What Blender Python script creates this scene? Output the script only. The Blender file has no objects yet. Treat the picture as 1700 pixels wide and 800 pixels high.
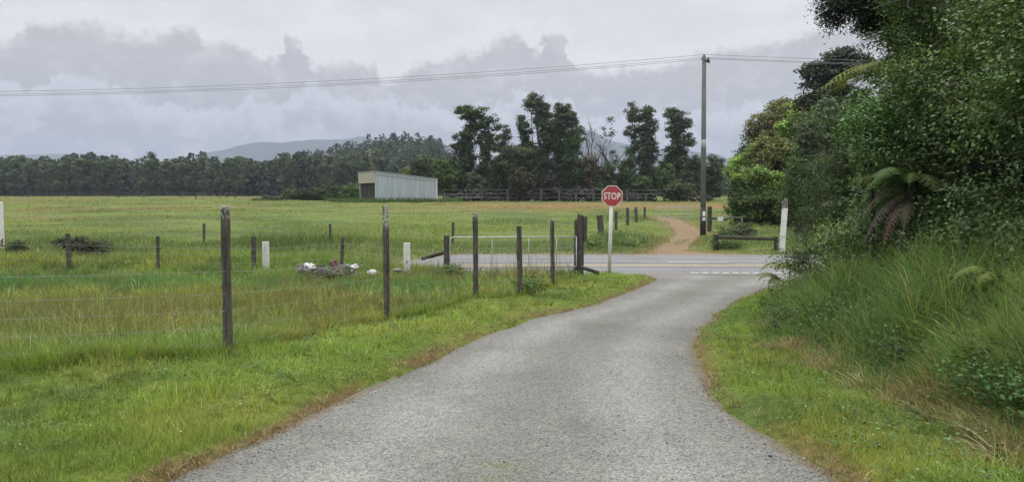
import bpy, math, random
import numpy as np
from mathutils import Vector, Matrix

rng = np.random.default_rng(11)
random.seed(11)
R = math.radians
S = bpy.context.scene
COL = S.collection

# ------------------------------------------------------------------ camera
F = 1300.0                 # focal length in pixels of a 1700 px wide frame
CAMZ = 1.55
HORIZON = 322.0
PITCH = math.atan((400 - HORIZON) / F)
cam_data = bpy.data.cameras.new('camera')
cam_data.sensor_width = 36.0
cam_data.lens = 36.0 * F / 1700.0
cam_data.clip_start = 0.05
cam_data.clip_end = 20000
cam = bpy.data.objects.new('camera', cam_data)
cam.location = (0, 0, CAMZ)
cam.rotation_euler = (math.pi / 2 - PITCH, 0, 0)
COL.objects.link(cam)
S.camera = cam

# ------------------------------------------------------------------ render settings
S.view_settings.view_transform = 'Standard'
S.view_settings.look = 'None'
S.view_settings.exposure = 0.0
S.view_settings.gamma = 1.0
S.view_settings.use_curve_mapping = False
S.render.engine = 'CYCLES'
S.cycles.use_denoising = True
S.cycles.max_bounces = 6
S.cycles.diffuse_bounces = 3
S.cycles.glossy_bounces = 2
S.cycles.transmission_bounces = 4
S.cycles.volume_bounces = 1
S.cycles.sample_clamp_indirect = 4.0

# ------------------------------------------------------------------ sun and sky
SUN_EL, SUN_AZ = 58.0, 18.0           # azimuth measured from +Y (view direction) towards +X
sun_data = bpy.data.lights.new('sun', 'SUN')
sun_data.energy = 1.2
sun_data.angle = R(14)
sun_data.color = (1.0, 0.96, 0.90)
sun = bpy.data.objects.new('sun', sun_data)
COL.objects.link(sun)
sd = Vector((math.sin(R(SUN_AZ)) * math.cos(R(SUN_EL)), math.cos(R(SUN_AZ)) * math.cos(R(SUN_EL)), math.sin(R(SUN_EL))))
sun.rotation_euler = (-sd).to_track_quat('-Z', 'Y').to_euler()

world = bpy.data.worlds.new('World')
S.world = world
world.use_nodes = True


class N:
    """tiny node-tree helper"""
    def __init__(self, tree):
        self.t = tree
        tree.nodes.clear()

    def add(self, typ, **kw):
        n = self.t.nodes.new(typ)
        for k, v in kw.items():
            setattr(n, k, v)
        return n

    def put(self, sock, v):
        if isinstance(v, bpy.types.NodeSocket):
            self.t.links.new(v, sock)
        elif v is not None:
            sock.default_value = v

    def math(self, op, a, b=None, c=None, clamp=False):
        n = self.add('ShaderNodeMath', operation=op, use_clamp=clamp)
        for i, v in enumerate((a, b, c)):
            self.put(n.inputs[i], v)
        return n.outputs[0]

    def rng(self, v, a, b, c=0.0, d=1.0, smooth=True):
        n = self.add('ShaderNodeMapRange', interpolation_type='SMOOTHSTEP' if smooth else 'LINEAR')
        for i, x in enumerate((v, a, b, c, d)):
            self.put(n.inputs[i], x)
        return n.outputs[0]

    def mix(self, f, a, b, blend='MIX'):
        n = self.add('ShaderNodeMix', data_type='RGBA', blend_type=blend)
        self.put(n.inputs[0], f)
        for i, v in ((6, a), (7, b)):
            if isinstance(v, (tuple, list)) and len(v) == 3:
                v = (*v, 1.0)
            self.put(n.inputs[i], v)
        return n.outputs[2]

    def noise(self, vec, scale, detail=4.0, rough=0.55, dist=0.0, out=0, dim='3D'):
        n = self.add('ShaderNodeTexNoise', noise_dimensions=dim)
        self.put(n.inputs['Vector'], vec)
        self.put(n.inputs['Scale'], scale)
        self.put(n.inputs['Detail'], detail)
        self.put(n.inputs['Roughness'], rough)
        self.put(n.inputs['Distortion'], dist)
        return n.outputs[out]

    def comb(self, x, y, z):
        n = self.add('ShaderNodeCombineXYZ')
        for i, v in enumerate((x, y, z)):
            self.put(n.inputs[i], v)
        return n.outputs[0]

    def sep(self, v):
        n = self.add('ShaderNodeSeparateXYZ')
        self.put(n.inputs[0], v)
        return n.outputs


def build_world():
    w = N(world.node_tree)
    out = w.add('ShaderNodeOutputWorld')
    bg = w.add('ShaderNodeBackground')
    bg.inputs[1].default_value = 0.1
    w.t.links.new(bg.outputs[0], out.inputs[0])
    sky = w.add('ShaderNodeTexSky', sky_type='NISHITA')
    sky.sun_disc = False
    sky.sun_elevation = R(SUN_EL)
    sky.sun_rotation = R(SUN_AZ)
    tc = w.add('ShaderNodeTexCoord')
    d = w.sep(tc.outputs['Generated'])
    az = w.math('ARCTAN2', d[0], d[1])
    el = w.math('ARCSINE', d[2])
    base = w.comb(az, el, 0.0)
    # billowing distortion of the cloud coordinates
    n1 = w.noise(base, 18.0, 5.0, 0.6, out=1)
    n2 = w.noise(base, 60.0, 4.0, 0.6, out=1)
    s1, s2 = w.sep(n1), w.sep(n2)
    def warp(v, i, k1, k2):
        a = w.math('MULTIPLY', w.math('SUBTRACT', s1[i], 0.5), k1)
        b = w.math('MULTIPLY', w.math('SUBTRACT', s2[i], 0.5), k2)
        return w.math('ADD', w.math('ADD', v, a), b)
    azw = warp(az, 0, 0.050, 0.040)
    elw = warp(el, 1, 0.040, 0.034)
    # top of the grey cumulus bank over the azimuth
    fc = w.add('ShaderNodeFloatCurve')
    w.put(fc.inputs[1], w.math('MULTIPLY_ADD', azw, 1 / 1.6, 0.5))
    tops = [(-300, 105), (-120, 95), (0, 116), (35, 110), (62, 84), (150, 80), (225, 84), (283, 78), (303, 72), (340, 74), (356, 95),
            (400, 92), (458, 108), (474, 84), (489, 72), (505, 80), (526, 112), (618, 120), (645, 136), (690, 106), (785, 92),
            (801, 76), (850, 64), (872, 72), (886, 92), (900, 72), (930, 64), (948, 84), (962, 118), (1095, 116), (1160, 100), (1260, 90),
            (1350, 80), (1500, 60), (1750, 80), (2000, 110)]
    cv = fc.mapping.curves[0]
    pts = [((math.atan((px - 850) / F) / 1.6 + 0.5), (HORIZON - py) / F * 4.0) for px, py in tops]
    cv.points[0].location = (0.0, 0.6)
    cv.points[1].location = (1.0, 0.6)
    for x, y in pts:
        cv.points.new(x, y)
    fc.mapping.update()
    top = w.math('MULTIPLY', fc.outputs[0], 0.25)
    over = w.math('SUBTRACT', top, elw)
    bank = w.rng(over, -0.006, 0.014)
    edge = w.math('MULTIPLY', w.rng(over, -0.035, 0.0), w.math('SUBTRACT', 1.0, bank))
    # colours (radiance x10, the background strength is 0.1)
    nb = w.noise(w.comb(az, w.math('MULTIPLY', el, 2.2), 3.0), 7.0, 6.0, 0.58)
    nf = w.noise(w.comb(az, w.math('MULTIPLY', el, 1.6), 8.0), 22.0, 6.0, 0.6, 0.4)
    up = w.rng(el, 0.12, 0.30, 0.0, 1.0)
    high = w.mix(w.rng(nb, 0.38, 0.66), (7.6, 7.65, 7.8), (8.6, 8.6, 8.7))
    high = w.mix(w.math('MULTIPLY', edge, 0.6), high, (8.7, 8.7, 8.8))
    low_t = w.rng(el, 0.03, 0.17)
    grey = w.mix(low_t, (3.55, 3.75, 4.2), (5.3, 5.25, 5.45))
    grey = w.mix(w.math('MULTIPLY', w.rng(nf, 0.46, 0.70), 0.7), grey, (6.7, 6.65, 6.9))
    grey = w.mix(w.math('MULTIPLY', w.rng(nb, 0.50, 0.30), 0.4), grey, (4.1, 4.25, 4.9))
    # second, lower row of cumulus heads inside the bank, lit at their tops
    nt = w.noise(w.comb(azw, 2.7, 0.0), 9.0, 4.0, 0.6)
    o2 = w.math('SUBTRACT', w.math('MULTIPLY_ADD', nt, 0.16, 0.035), elw)
    lit = w.math('MULTIPLY', w.rng(o2, 0.0, 0.012), w.rng(o2, 0.050, 0.006))
    grey = w.mix(w.math('MULTIPLY', lit, 0.85), grey, (6.8, 6.95, 7.6))
    cloud = w.mix(bank, high, grey)
    # an overcast dome is about three times brighter overhead than near the horizon
    zen = w.rng(el, 0.28, 1.1, 1.0, 3.9, smooth=False)
    vm = w.add('ShaderNodeVectorMath', operation='SCALE')
    w.put(vm.inputs[0], cloud)
    w.put(vm.inputs[3], zen)
    fin = w.mix(0.97, sky.outputs[0], vm.outputs[0])
    w.put(bg.inputs[0], fin)
    world.cycles.sampling_method = 'MANUAL'
    world.cycles.sample_map_resolution = 1024


build_world()

# ------------------------------------------------------------------ numpy noise and terrain
def _hash(ix, iy, seed):
    n = (ix.astype(np.int64) * 374761393 + iy.astype(np.int64) * 668265263 + seed * 1442695041) & 0x7fffffff
    n = ((n ^ (n >> 13)) * 1274126177) & 0x7fffffff
    n = (n ^ (n >> 16)) & 0xffffff
    return n / float(0xffffff)


def vnoise(x, y, seed=0):
    x = np.asarray(x, float); y = np.asarray(y, float)
    ix, iy = np.floor(x), np.floor(y)
    fx, fy = x - ix, y - iy
    fx = fx * fx * (3 - 2 * fx); fy = fy * fy * (3 - 2 * fy)
    a = _hash(ix, iy, seed); b = _hash(ix + 1, iy, seed)
    c = _hash(ix, iy + 1, seed); d = _hash(ix + 1, iy + 1, seed)
    return (a * (1 - fx) + b * fx) * (1 - fy) + (c * (1 - fx) + d * fx) * fy


def fbm(x, y, seed=0, octv=4):
    s = 0.0; a = 0.5; t = 0.0
    x = np.asarray(x, float); y = np.asarray(y, float)
    for o in range(octv):
        s = s + a * vnoise(x * 2 ** o, y * 2 ** o, seed + o * 17)
        t += a; a *= 0.5
    return s / t


def sst(a, b, x):
    t = np.clip((np.asarray(x, float) - a) / (b - a), 0, 1)
    return t * t * (3 - 2 * t)


_Y = np.arange(-60, 1500, 0.25)
_P = np.interp(_Y, [-60, 0, 4, 8, 13, 18, 20.5, 27.5, 31, 45, 70, 92, 140, 220, 400, 1500],
               [0.1, 0, 0, -.11, -.34, -.51, -.56, -.56, -.46, -.22, .22, .52, .72, .80, .8, .8])
_k = np.exp(-0.5 * (np.arange(-16, 17) / 6.0) ** 2); _k /= _k.sum()
_P = np.convolve(np.pad(_P, 16, mode='edge'), _k, mode='valid')


def prof(y):
    return np.interp(y, _Y, _P)


# driveway edges as X over Y
LY = [-12, 0, 4.2, 5.36, 6.6, 8.7, 11.2, 13.1, 16.1, 18.2, 19.3, 20.0, 20.35, 20.6]
LX = [-2.6, -2.35, -1.94, -1.52, -1.17, -.60, .17, 1.31, 2.48, 3.25, 3.5, 3.3, 2.7, 1.4]
RY = [-12, 0, 4.2, 5.1, 5.7, 7.0, 8.67, 10, 11.5, 13.7, 16.7, 19.2, 20.2, 20.6]
RX = [2.2, 2.0, 1.84, 1.65, 1.60, 1.72, 2.0, 2.46, 3.0, 4.0, 5.4, 7.2, 8.6, 10.5]
_ys = np.arange(-12, 20.65, 0.1)
def _smooth(Yk, Xk, n=5):
    v = np.interp(_ys, Yk, Xk)
    k = np.ones(2 * n + 1) / (2 * n + 1)
    return np.convolve(np.pad(v, n, mode='edge'), k, mode='valid')
_LXs, _RXs = _smooth(LY, LX, 4), _smooth(RY, RX, 6)
def drive_l(y): return np.interp(y, _ys, _LXs)
def drive_r(y): return np.interp(y, _ys, _RXs)


def drive_sd(x, y):
    """signed: positive inside the driveway (metres to the nearest side edge)"""
    n = (fbm(x * 1.7, y * 1.7, 5, 3) - .5) * .34
    d = np.minimum(x - drive_l(y), drive_r(y) - x) + n * 0.8
    return np.where(y > 20.62, -1.0, d)


HW0, HW1, HWS = 20.62, 27.05, -0.022     # highway edges and skew
def road_sd(x, y):
    yy = y - HWS * (x - 3)
    n = (fbm(x * .9, y * .9, 9, 3) - .5) * .3
    return np.minimum(yy - HW0, HW1 - yy) + n * .6


TY = [26.9, 28.5, 31, 35, 40, 46, 55]
TXL = [4.6, 4.9, 6.0, 7.4, 8.5, 9.2, 9.5]
TXR = [7.4, 6.3, 7.1, 8.4, 9.6, 10.4, 11.0]
def track_sd(x, y):
    n = (fbm(x * 1.1, y * .8, 31, 3) - .5) * 1.1
    d = np.minimum(x - np.interp(y, TY, TXL), np.interp(y, TY, TXR) - x) + n * .6
    return np.where((y < 26.9) | (y > 54), -1.0, d)


BY = [-12, 0, 4, 8, 8.9, 10.9, 14, 17, 19.3, 20.4]
BX = [2.9, 2.85, 2.84, 2.90, 2.92, 3.4, 4.55, 5.9, 7.9, 9.6]
def bank_x(y): return np.interp(y, BY, BX)


FPX = np.array([-14, -6.2, -2.67, -1.80, -.60, .14, .86, 1.72])    # fence line beside the drive
FPY = np.array([4.9, 6.35, 7.30, 11.2, 13.0, 13.4, 16.5, 19.7])
def fence_y(x): return np.interp(x, FPX, FPY)
def beyond_fence(x, y):
    """positive on the paddock side"""
    return np.where(x < 1.75, y - fence_y(x), -1.0)


def Z(x, y, surface=False):
    x = np.asarray(x, float); y = np.asarray(y, float)
    z = prof(y)
    # grassy bank between the paddock and the highway, left of the gate
    z = z + .36 * np.exp(-((y - 19.3) / 1.5) ** 2) * sst(-1.6, -4.5, x)
    # land rises under the bush on the right
    e = x - bank_x(y)
    z = z + .62 * (.40 + .60 * sst(15, 8, y)) * sst(-.1, 2.2, e) * sst(22.5, 17, y) * sst(-15, 3, y)
    # forested rise far behind
    r = x / np.maximum(y, 1)
    z = z + 24 * sst(250, 470, y) * sst(-.42, -.12, r) * sst(-.055, -.10, r)
    z = z + 7 * sst(250, 420, y) * sst(-.40, -.62, r)
    z = z - .42 * sst(-1.5, -5.0, x) * np.exp(-((y - 24.5) / 4.2) ** 4)
    if surface:
        return z
    d = drive_sd(x, y); h = road_sd(x, y); t = track_sd(x, y)
    m = np.maximum(d, h)
    amp = sst(0.3, -.5, m) * (1 - .9 * sst(-.3, .1, t))
    z = z + amp * ((fbm(x * .55, y * .55, 3, 3) - .5) * .22 + (fbm(x * 2.1, y * 2.1, 4, 2) - .5) * .07) * np.clip(1.4 - np.abs(y) / 220, .4, 1.4)
    z = z + .05 * sst(.05, -.25, m) - .07 * sst(-.02, .18, m)
    z = z - .08 * sst(-.25, .15, t)
    return z


def ray(px, py):
    x, u = (px - 850) / F, (400 - py) / F
    c, s = math.cos(PITCH), math.sin(PITCH)
    return x, c + u * s, -s + u * c            # world x, y, z


def pt(px, py, Y):
    dx, dy, dz = ray(px, py)
    k = Y / dy
    return Vector((dx * k, Y, CAMZ + dz * k))


def gz(x, y): return float(Z(np.array([x]), np.array([y]))[0])


def gpx(px, Y):
    """ground point under image column px at depth Y"""
    x = (px - 850) / F * Y
    return Vector((x, Y, gz(x, Y)))

# ------------------------------------------------------------------ object helpers
def tag(o, label=None, cat=None, group=None, kind=None):
    for k, v in (('label', label), ('category', cat), ('group', group), ('kind', kind)):
        if v: o[k] = v
    return o


def empty(name, loc, label, cat, group=None, rz=0.0):
    o = bpy.data.objects.new(name, None)
    o.location = loc; o.rotation_euler = (0, 0, rz)
    o.empty_display_size = .2
    COL.objects.link(o)
    return tag(o, label, cat, group)


def mesh_np(name, V, faces, mat, parent=None, tint=None, smooth=False):
    """V (n,3); faces = list of (m,k) int arrays"""
    me = bpy.data.meshes.new(name)
    V = np.asarray(V, np.float32)
    me.vertices.add(len(V))
    me.vertices.foreach_set('co', V.ravel())
    loops = np.concatenate([f.ravel() for f in faces]).astype(np.int32)
    tot = np.concatenate([np.full(len(f), f.shape[1], np.int32) for f in faces])
    start = np.concatenate([[0], np.cumsum(tot)[:-1]]).astype(np.int32)
    me.loops.add(len(loops)); me.loops.foreach_set('vertex_index', loops)
    me.polygons.add(len(tot))
    me.polygons.foreach_set('loop_start', start)
    me.polygons.foreach_set('loop_total', tot)
    if smooth: me.polygons.foreach_set('use_smooth', np.ones(len(tot), bool))
    if tint is not None:
        a = me.color_attributes.new('tint', 'FLOAT_COLOR', 'POINT')
        c = np.ones((len(V), 4), np.float32); c[:, :3] = tint
        a.data.foreach_set('color', c.ravel())
    me.update(calc_edges=True)
    me.materials.append(mat)
    o = bpy.data.objects.new(name, me)
    if parent is not None: o.parent = parent
    COL.objects.link(o)
    return o


class MB:
    """collects shapes, builds ONE mesh object"""
    def __init__(self): self.v = []; self.f = []; self.n = 0
    def raw(self, V, Fs):
        self.v.extend([tuple(p) for p in V])
        self.f.extend([tuple(i + self.n for i in f) for f in Fs])
        self.n = len(self.v)
        return self
    def box(self, c, s, rot=None, jit=0.0):
        V = []
        for dx in (-.5, .5):
            for dy in (-.5, .5):
                for dz in (-.5, .5):
                    p = Vector((dx * s[0], dy * s[1], dz * s[2]))
                    if jit: p += Vector((random.uniform(-jit, jit), random.uniform(-jit, jit), random.uniform(-jit, jit)))
                    if rot is not None: p = rot @ p
                    V.append(p + Vector(c))
        return self.raw(V, [(0, 1, 3, 2), (4, 6, 7, 5), (0, 4, 5, 1), (2, 3, 7, 6), (0, 2, 6, 4), (1, 5, 7, 3)])
    def tube(self, pts, rad, n=8, jit=0.0, cap=True):
        pts = [Vector(p) for p in pts]
        if not hasattr(rad, '__len__'): rad = [rad] * len(pts)
        V = []; Fs = []
        up = Vector((0, 0, 1))
        prev = None
        for i, p in enumerate(pts):
            t = (pts[min(i + 1, len(pts) - 1)] - pts[max(i - 1, 0)]).normalized()
            if prev is None:
                a = up if abs(t.z) < .9 else Vector((1, 0, 0))
                u = t.cross(a).normalized()
            else:
                u = (prev - t * prev.dot(t))
                u = u.normalized() if u.length > 1e-5 else t.orthogonal().normalized()
            prev = u
            w = t.cross(u)
            for k in range(n):
                a = 2 * math.pi * k / n
                r = rad[i] * (1 + random.uniform(-jit, jit))
                V.append(p + u * math.cos(a) * r + w * math.sin(a) * r)
        for i in range(len(pts) - 1):
            for k in range(n):
                k2 = (k + 1) % n
                Fs.append((i * n + k, i * n + k2, (i + 1) * n + k2, (i + 1) * n + k))
        if cap:
            Fs.append(tuple(range(n))[::-1])
            Fs.append(tuple((len(pts) - 1) * n + k for k in range(n)))
        return self.raw(V, Fs)
    def build(self, name, mat, parent=None, smooth=False, bevel=0.0):
        me = bpy.data.meshes.new(name)
        me.from_pydata(self.v, [], self.f)
        me.materials.append(mat)
        if smooth: me.polygons.foreach_set('use_smooth', np.ones(len(me.polygons), bool))
        me.update()
        o = bpy.data.objects.new(name, me)
        if parent is not None: o.parent = parent
        COL.objects.link(o)
        if bevel:
            b = o.modifiers.new('bevel', 'BEVEL'); b.width = bevel; b.segments = 2; b.limit_method = 'ANGLE'
        return o

# ------------------------------------------------------------------ materials
def mat_new(name):
    m = bpy.data.materials.new(name)
    m.use_nodes = True
    w = N(m.node_tree)
    out = w.add('ShaderNodeOutputMaterial')
    p = w.add('ShaderNodeBsdfPrincipled')
    w.t.links.new(p.outputs[0], out.inputs[0])
    return m, w, p, out


def bump(w, p, h, strength=.5, dist=.02):
    b = w.add('ShaderNodeBump')
    b.inputs['Strength'].default_value = strength
    b.inputs['Distance'].default_value = dist
    w.put(b.inputs['Height'], h)
    w.put(p.inputs['Normal'], b.outputs[0])


def plain(name, col, rough=.6, var=.25, scale=12.0, metal=0.0, bstr=.2, stretch=(1, 1, 1), spec=.4):
    m, w, p, _ = mat_new(name)
    tc = w.add('ShaderNodeTexCoord')
    mp = w.add('ShaderNodeMapping'); mp.inputs['Scale'].default_value = stretch
    w.put(mp.inputs[0], tc.outputs['Object'])
    n = w.noise(mp.outputs[0], scale, 6, .65)
    lo = tuple(c * (1 - var) for c in col); hi = tuple(min(1, c * (1 + var)) for c in col)
    w.put(p.inputs['Base Color'], w.mix(w.rng(n, .3, .7), lo, hi))
    w.put(p.inputs['Roughness'], rough)
    w.put(p.inputs['Metallic'], metal)
    w.put(p.inputs['Specular IOR Level'], spec)
    if bstr: bump(w, p, n, bstr, .01)
    return m


def foliage_mat(name, rough=.55, trans=.28, spec=.35, emph=1.0):
    m, w, p, out = mat_new(name)
    at = w.add('ShaderNodeAttribute', attribute_name='tint')
    c = at.outputs['Color']
    w.put(p.inputs['Base Color'], c)
    w.put(p.inputs['Roughness'], rough)
    w.put(p.inputs['Specular IOR Level'], spec)
    tr = w.add('ShaderNodeBsdfTranslucent')
    w.put(tr.inputs[0], w.mix(1.0, c, (1.15, 1.2, .6), 'MULTIPLY'))
    ms = w.add('ShaderNodeMixShader')
    ms.inputs[0].default_value = trans
    w.t.links.new(p.outputs[0], ms.inputs[1]); w.t.links.new(tr.outputs[0], ms.inputs[2])
    w.t.links.new(ms.outputs[0], out.inputs[0])
    return m


def wood_mat(name, c1, c2, lichen=None, moss=0.0):
    m, w, p, _ = mat_new(name)
    tc = w.add('ShaderNodeTexCoord')
    mp = w.add('ShaderNodeMapping'); mp.inputs['Scale'].default_value = (1, 1, .07)
    w.put(mp.inputs[0], tc.outputs['Object'])
    n = w.noise(mp.outputs[0], 42, 6, .7)
    n2 = w.noise(tc.outputs['Object'], 5, 4, .6)
    c = w.mix(w.rng(n, .32, .68), c1, c2)
    c = w.mix(w.math('MULTIPLY', w.rng(n2, .45, .75), .55), c, tuple(a * .45 for a in c1))
    n3 = w.noise(tc.outputs['Object'], 26, 5, .7)
    if lichen is not None:
        s = w.sep(tc.outputs['Object'])
        zz = w.rng(s[2], lichen - .22, lichen, -.10, .16)
        c = w.mix(w.rng(w.math('ADD', n3, zz), .58, .66), c, (.36, .36, .31))
    else:
        c = w.mix(w.math('MULTIPLY', w.rng(n3, .62, .70), .8), c, (.26, .27, .22))
    if moss:
        c = w.mix(w.math('MULTIPLY', w.rng(n2, .50, .70), moss), c, (.05, .07, .025))
    w.put(p.inputs['Base Color'], c)
    w.put(p.inputs['Roughness'], .9)
    w.put(p.inputs['Specular IOR Level'], .2)
    bump(w, p, n, .8, .02)
    return m


M = {}
M['leaf'] = foliage_mat('leaf_green', .5, .25, .3)
M['leaf_matt'] = foliage_mat('leaf_matt', .7, .22, .2)
M['grass'] = foliage_mat('grass_blade', .6, .32, .25)
M['dry'] = foliage_mat('dry_frond', .85, .25, .1)
M['bark'] = wood_mat('bark_grey', (.06, .052, .045), (.15, .135, .115))
M['bark_pale'] = wood_mat('bark_pale', (.16, .15, .135), (.30, .285, .26))
M['bark_dark'] = wood_mat('bark_dark', (.03, .027, .023), (.075, .068, .058), moss=.4)
M['post'] = wood_mat('weathered_post', (.042, .037, .032), (.135, .122, .105), lichen=1.42)
M['post_far'] = wood_mat('weathered_post_plain', (.040, .036, .031), (.12, .11, .095))
M['post_grey'] = wood_mat('silvered_post', (.12, .115, .105), (.27, .26, .24))
M['rail'] = wood_mat('mossy_rail', (.035, .033, .027), (.09, .085, .07), moss=.5)
M['pole'] = plain('pole_wood', (.115, .112, .112), .85, .3, 30, stretch=(1, 1, .05), bstr=.4)
M['white'] = plain('white_paint', (.68, .68, .66), .55, .12, 9, bstr=.1)
M['white_worn'] = plain('worn_white_paint', (.62, .62, .59), .7, .14, 9, stretch=(1, 1, .3), bstr=.1)
M['red'] = plain('sign_red', (.40, .055, .06), .45, .2, 5, bstr=.02)
M['galv'] = plain('galvanised_steel', (.42, .43, .43), .5, .15, 20, metal=.3, bstr=.05)
M['wire'] = plain('fence_wire', (.27, .26, .24), .6, .3, 30, metal=.4, bstr=0)
M['cable'] = plain('power_cable', (.16, .165, .17), .6, .1, 3, bstr=0)
M['rubber'] = plain('old_rubber', (.028, .028, .030), .75, .35, 12, bstr=.3)
M['black'] = plain('dark_fitting', (.03, .03, .032), .6, .2, 10, bstr=.1)
M['beige'] = plain('fascia_board', (.36, .33, .26), .75, .12, 3, stretch=(1, 1, 4), bstr=.1)
M['plastic'] = plain('white_plastic', (.46, .46, .46), .5, .15, 16, bstr=.3)
M['redwood'] = wood_mat('red_brown_board', (.14, .075, .065), (.26, .17, .15))
M['ash'] = plain('grey_band', (.27, .28, .295), .6, .1, 10, bstr=.05)


def iron_mat():
    m, w, p, _ = mat_new('corrugated_iron')
    tc = w.add('ShaderNodeTexCoord')
    mp = w.add('ShaderNodeMapping'); mp.inputs['Scale'].default_value = (1.4, 1.4, .12)
    w.put(mp.inputs[0], tc.outputs['Object'])
    n = w.noise(mp.outputs[0], 2.6, 5, .6)
    c = w.mix(w.rng(n, .3, .7), (.34, .39, .43), (.45, .495, .53))
    s = w.sep(tc.outputs['Object'])
    n2 = w.noise(tc.outputs['Object'], 3, 5, .7)
    low = w.math('MULTIPLY', w.rng(w.math('ADD', s[2], w.math('MULTIPLY', n2, .8)), .85, .4), .5)
    c = w.mix(low, c, (.20, .19, .17))
    w.put(p.inputs['Base Color'], c)
    w.put(p.inputs['Roughness'], .55)
    w.put(p.inputs['Metallic'], .25)
    return m


M['iron'] = iron_mat()


def ground_mat():
    m, w, p, _ = mat_new('ground_turf')
    at = w.add('ShaderNodeAttribute', attribute_name='tint')
    geo = w.add('ShaderNodeNewGeometry')
    pos = geo.outputs['Position']
    n1 = w.noise(pos, 9, 6, .7)
    n2 = w.noise(pos, 1.1, 5, .65)
    mp = w.add('ShaderNodeMapping'); mp.inputs['Scale'].default_value = (.35, 1, 1)
    w.put(mp.inputs[0], pos)
    n3 = w.noise(mp.outputs[0], .45, 6, .68)
    c = at.outputs['Color']
    c = w.mix(w.rng(n1, .25, .75), w.mix(1.0, c, (.55, .58, .5), 'MULTIPLY'), w.mix(1.0, c, (1.4, 1.36, 1.3), 'MULTIPLY'))
    c = w.mix(w.math('MULTIPLY', w.rng(n2, .5, .72), .5), c, w.mix(1.0, c, (1.35, 1.05, .8), 'MULTIPLY'))
    c = w.mix(w.math('MULTIPLY', w.rng(n3, .52, .68), .55), c, w.mix(1.0, c, (.70, .86, .75), 'MULTIPLY'))
    w.put(p.inputs['Base Color'], c)
    w.put(p.inputs['Roughness'], .95)
    w.put(p.inputs['Specular IOR Level'], .1)
    bump(w, p, w.math('ADD', n1, w.math('MULTIPLY', n2, 2.0)), .9, .10)
    return m


M['ground'] = ground_mat()


def gravel_mat(name, c_lo, c_hi, scale, patch, bstr, bdist, stain):
    m, w, p, _ = mat_new(name)
    geo = w.add('ShaderNodeNewGeometry')
    pos = geo.outputs['Position']
    v = w.add('ShaderNodeTexVoronoi'); v.inputs['Scale'].default_value = scale
    w.put(v.inputs['Vector'], pos)
    v2 = w.add('ShaderNodeTexVoronoi'); v2.inputs['Scale'].default_value = scale * .42
    w.put(v2.inputs['Vector'], pos)
    r = w.sep(v.outputs['Color'])[0]
    r2 = w.sep(v2.outputs['Color'])[1]
    k = w.math('ADD', w.math('MULTIPLY', r, .76), w.math('MULTIPLY', r2, .24))
    c = w.mix(w.rng(k, .15, .88), c_lo, c_hi)
    n = w.noise(pos, .55, 6, .62)
    n2 = w.noise(pos, 2.6, 5, .65)
    c = w.mix(w.math('MULTIPLY', w.rng(n, .42, .66), patch), c, w.mix(1.0, c, (.62, .62, .60), 'MULTIPLY'))
    c = w.mix(w.math('MULTIPLY', w.rng(n2, .50, .72), patch * .8), c, w.mix(1.0, c, (1.28, 1.27, 1.24), 'MULTIPLY'))
    at = w.add('ShaderNodeAttribute', attribute_name='tint')
    s = w.sep(at.outputs['Color'])
    nm = w.noise(pos, 7, 5, .7)
    # worn wheel tracks (R), mossy patches (G), earthy edge (B)
    mpd = w.add('ShaderNodeMapping'); mpd.inputs['Scale'].default_value = (2.6, .35, 1)
    w.put(mpd.inputs[0], pos)
    ns = w.noise(mpd.outputs[0], 1.0, 5, .6)
    wt = w.math('MULTIPLY', s[0], w.rng(ns, .25, .6, .5, 1.0))
    c = w.mix(wt, w.mix(1.0, c, (.86, .86, .84), 'MULTIPLY'), w.mix(1.0, c, (1.22, 1.22, 1.22), 'MULTIPLY'))
    c = w.mix(w.math('MULTIPLY', w.rng(ns, .52, .72), .35), c, w.mix(1.0, c, (.78, .78, .75), 'MULTIPLY'))
    c = w.mix(w.math('MULTIPLY', w.math('MULTIPLY', w.rng(w.math('ADD', nm, w.math('MULTIPLY', s[1], .50)), .74, .98), w.rng(k, .62, .45)), .8), c, (.095, .115, .042))
    c = w.mix(w.math('MULTIPLY', w.rng(w.math('ADD', nm, w.math('MULTIPLY', s[2], .62)), .72, 1.0), .85), c, stain)
    w.put(p.inputs['Base Color'], c)
    w.put(p.inputs['Roughness'], .85)
    w.put(p.inputs['Specular IOR Level'], .3)
    hgt = w.math('ADD', w.math('MULTIPLY', v.outputs['Distance'], -1.0), w.math('MULTIPLY', r2, .5))
    bump(w, p, hgt, bstr, bdist)
    return m


M['drive'] = gravel_mat('chip_drive', (.108, .106, .096), (.252, .248, .228), 105, .55, .7, .010, (.13, .105, .062))
M['road'] = gravel_mat('chip_road', (.105, .107, .110), (.215, .218, .222), 55, .35, .35, .01, (.20, .18, .14))
M['yellow'] = plain('yellow_line', (.42, .31, .11), .7, .35, 18, bstr=.05)
M['line'] = plain('white_line', (.36, .36, .355), .7, .45, 22, bstr=.05)
M['dirt'] = gravel_mat('track_dirt', (.165, .108, .058), (.275, .185, .105), 30, .5, .8, .02, (.20, .17, .08))

# ------------------------------------------------------------------ terrain
G_SHORT = np.array((.138, .196, .036))
G_LONG = np.array((.132, .205, .052))
G_LUSH = np.array((.075, .175, .040))
G_DRY = np.array((.180, .135, .060))
G_RED = np.array((.150, .095, .050))
G_FIELD = np.array((.150, .195, .055))
G_BANK = np.array((.085, .135, .038))


def mixc(a, b, t):
    t = np.asarray(t)[..., None]
    return a * (1 - t) + b * t


def ground_colour(x, y):
    return np.clip(_ground_colour(x, y) * np.array((1.20, 1.20, 1.28)), 0, .9)


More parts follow.
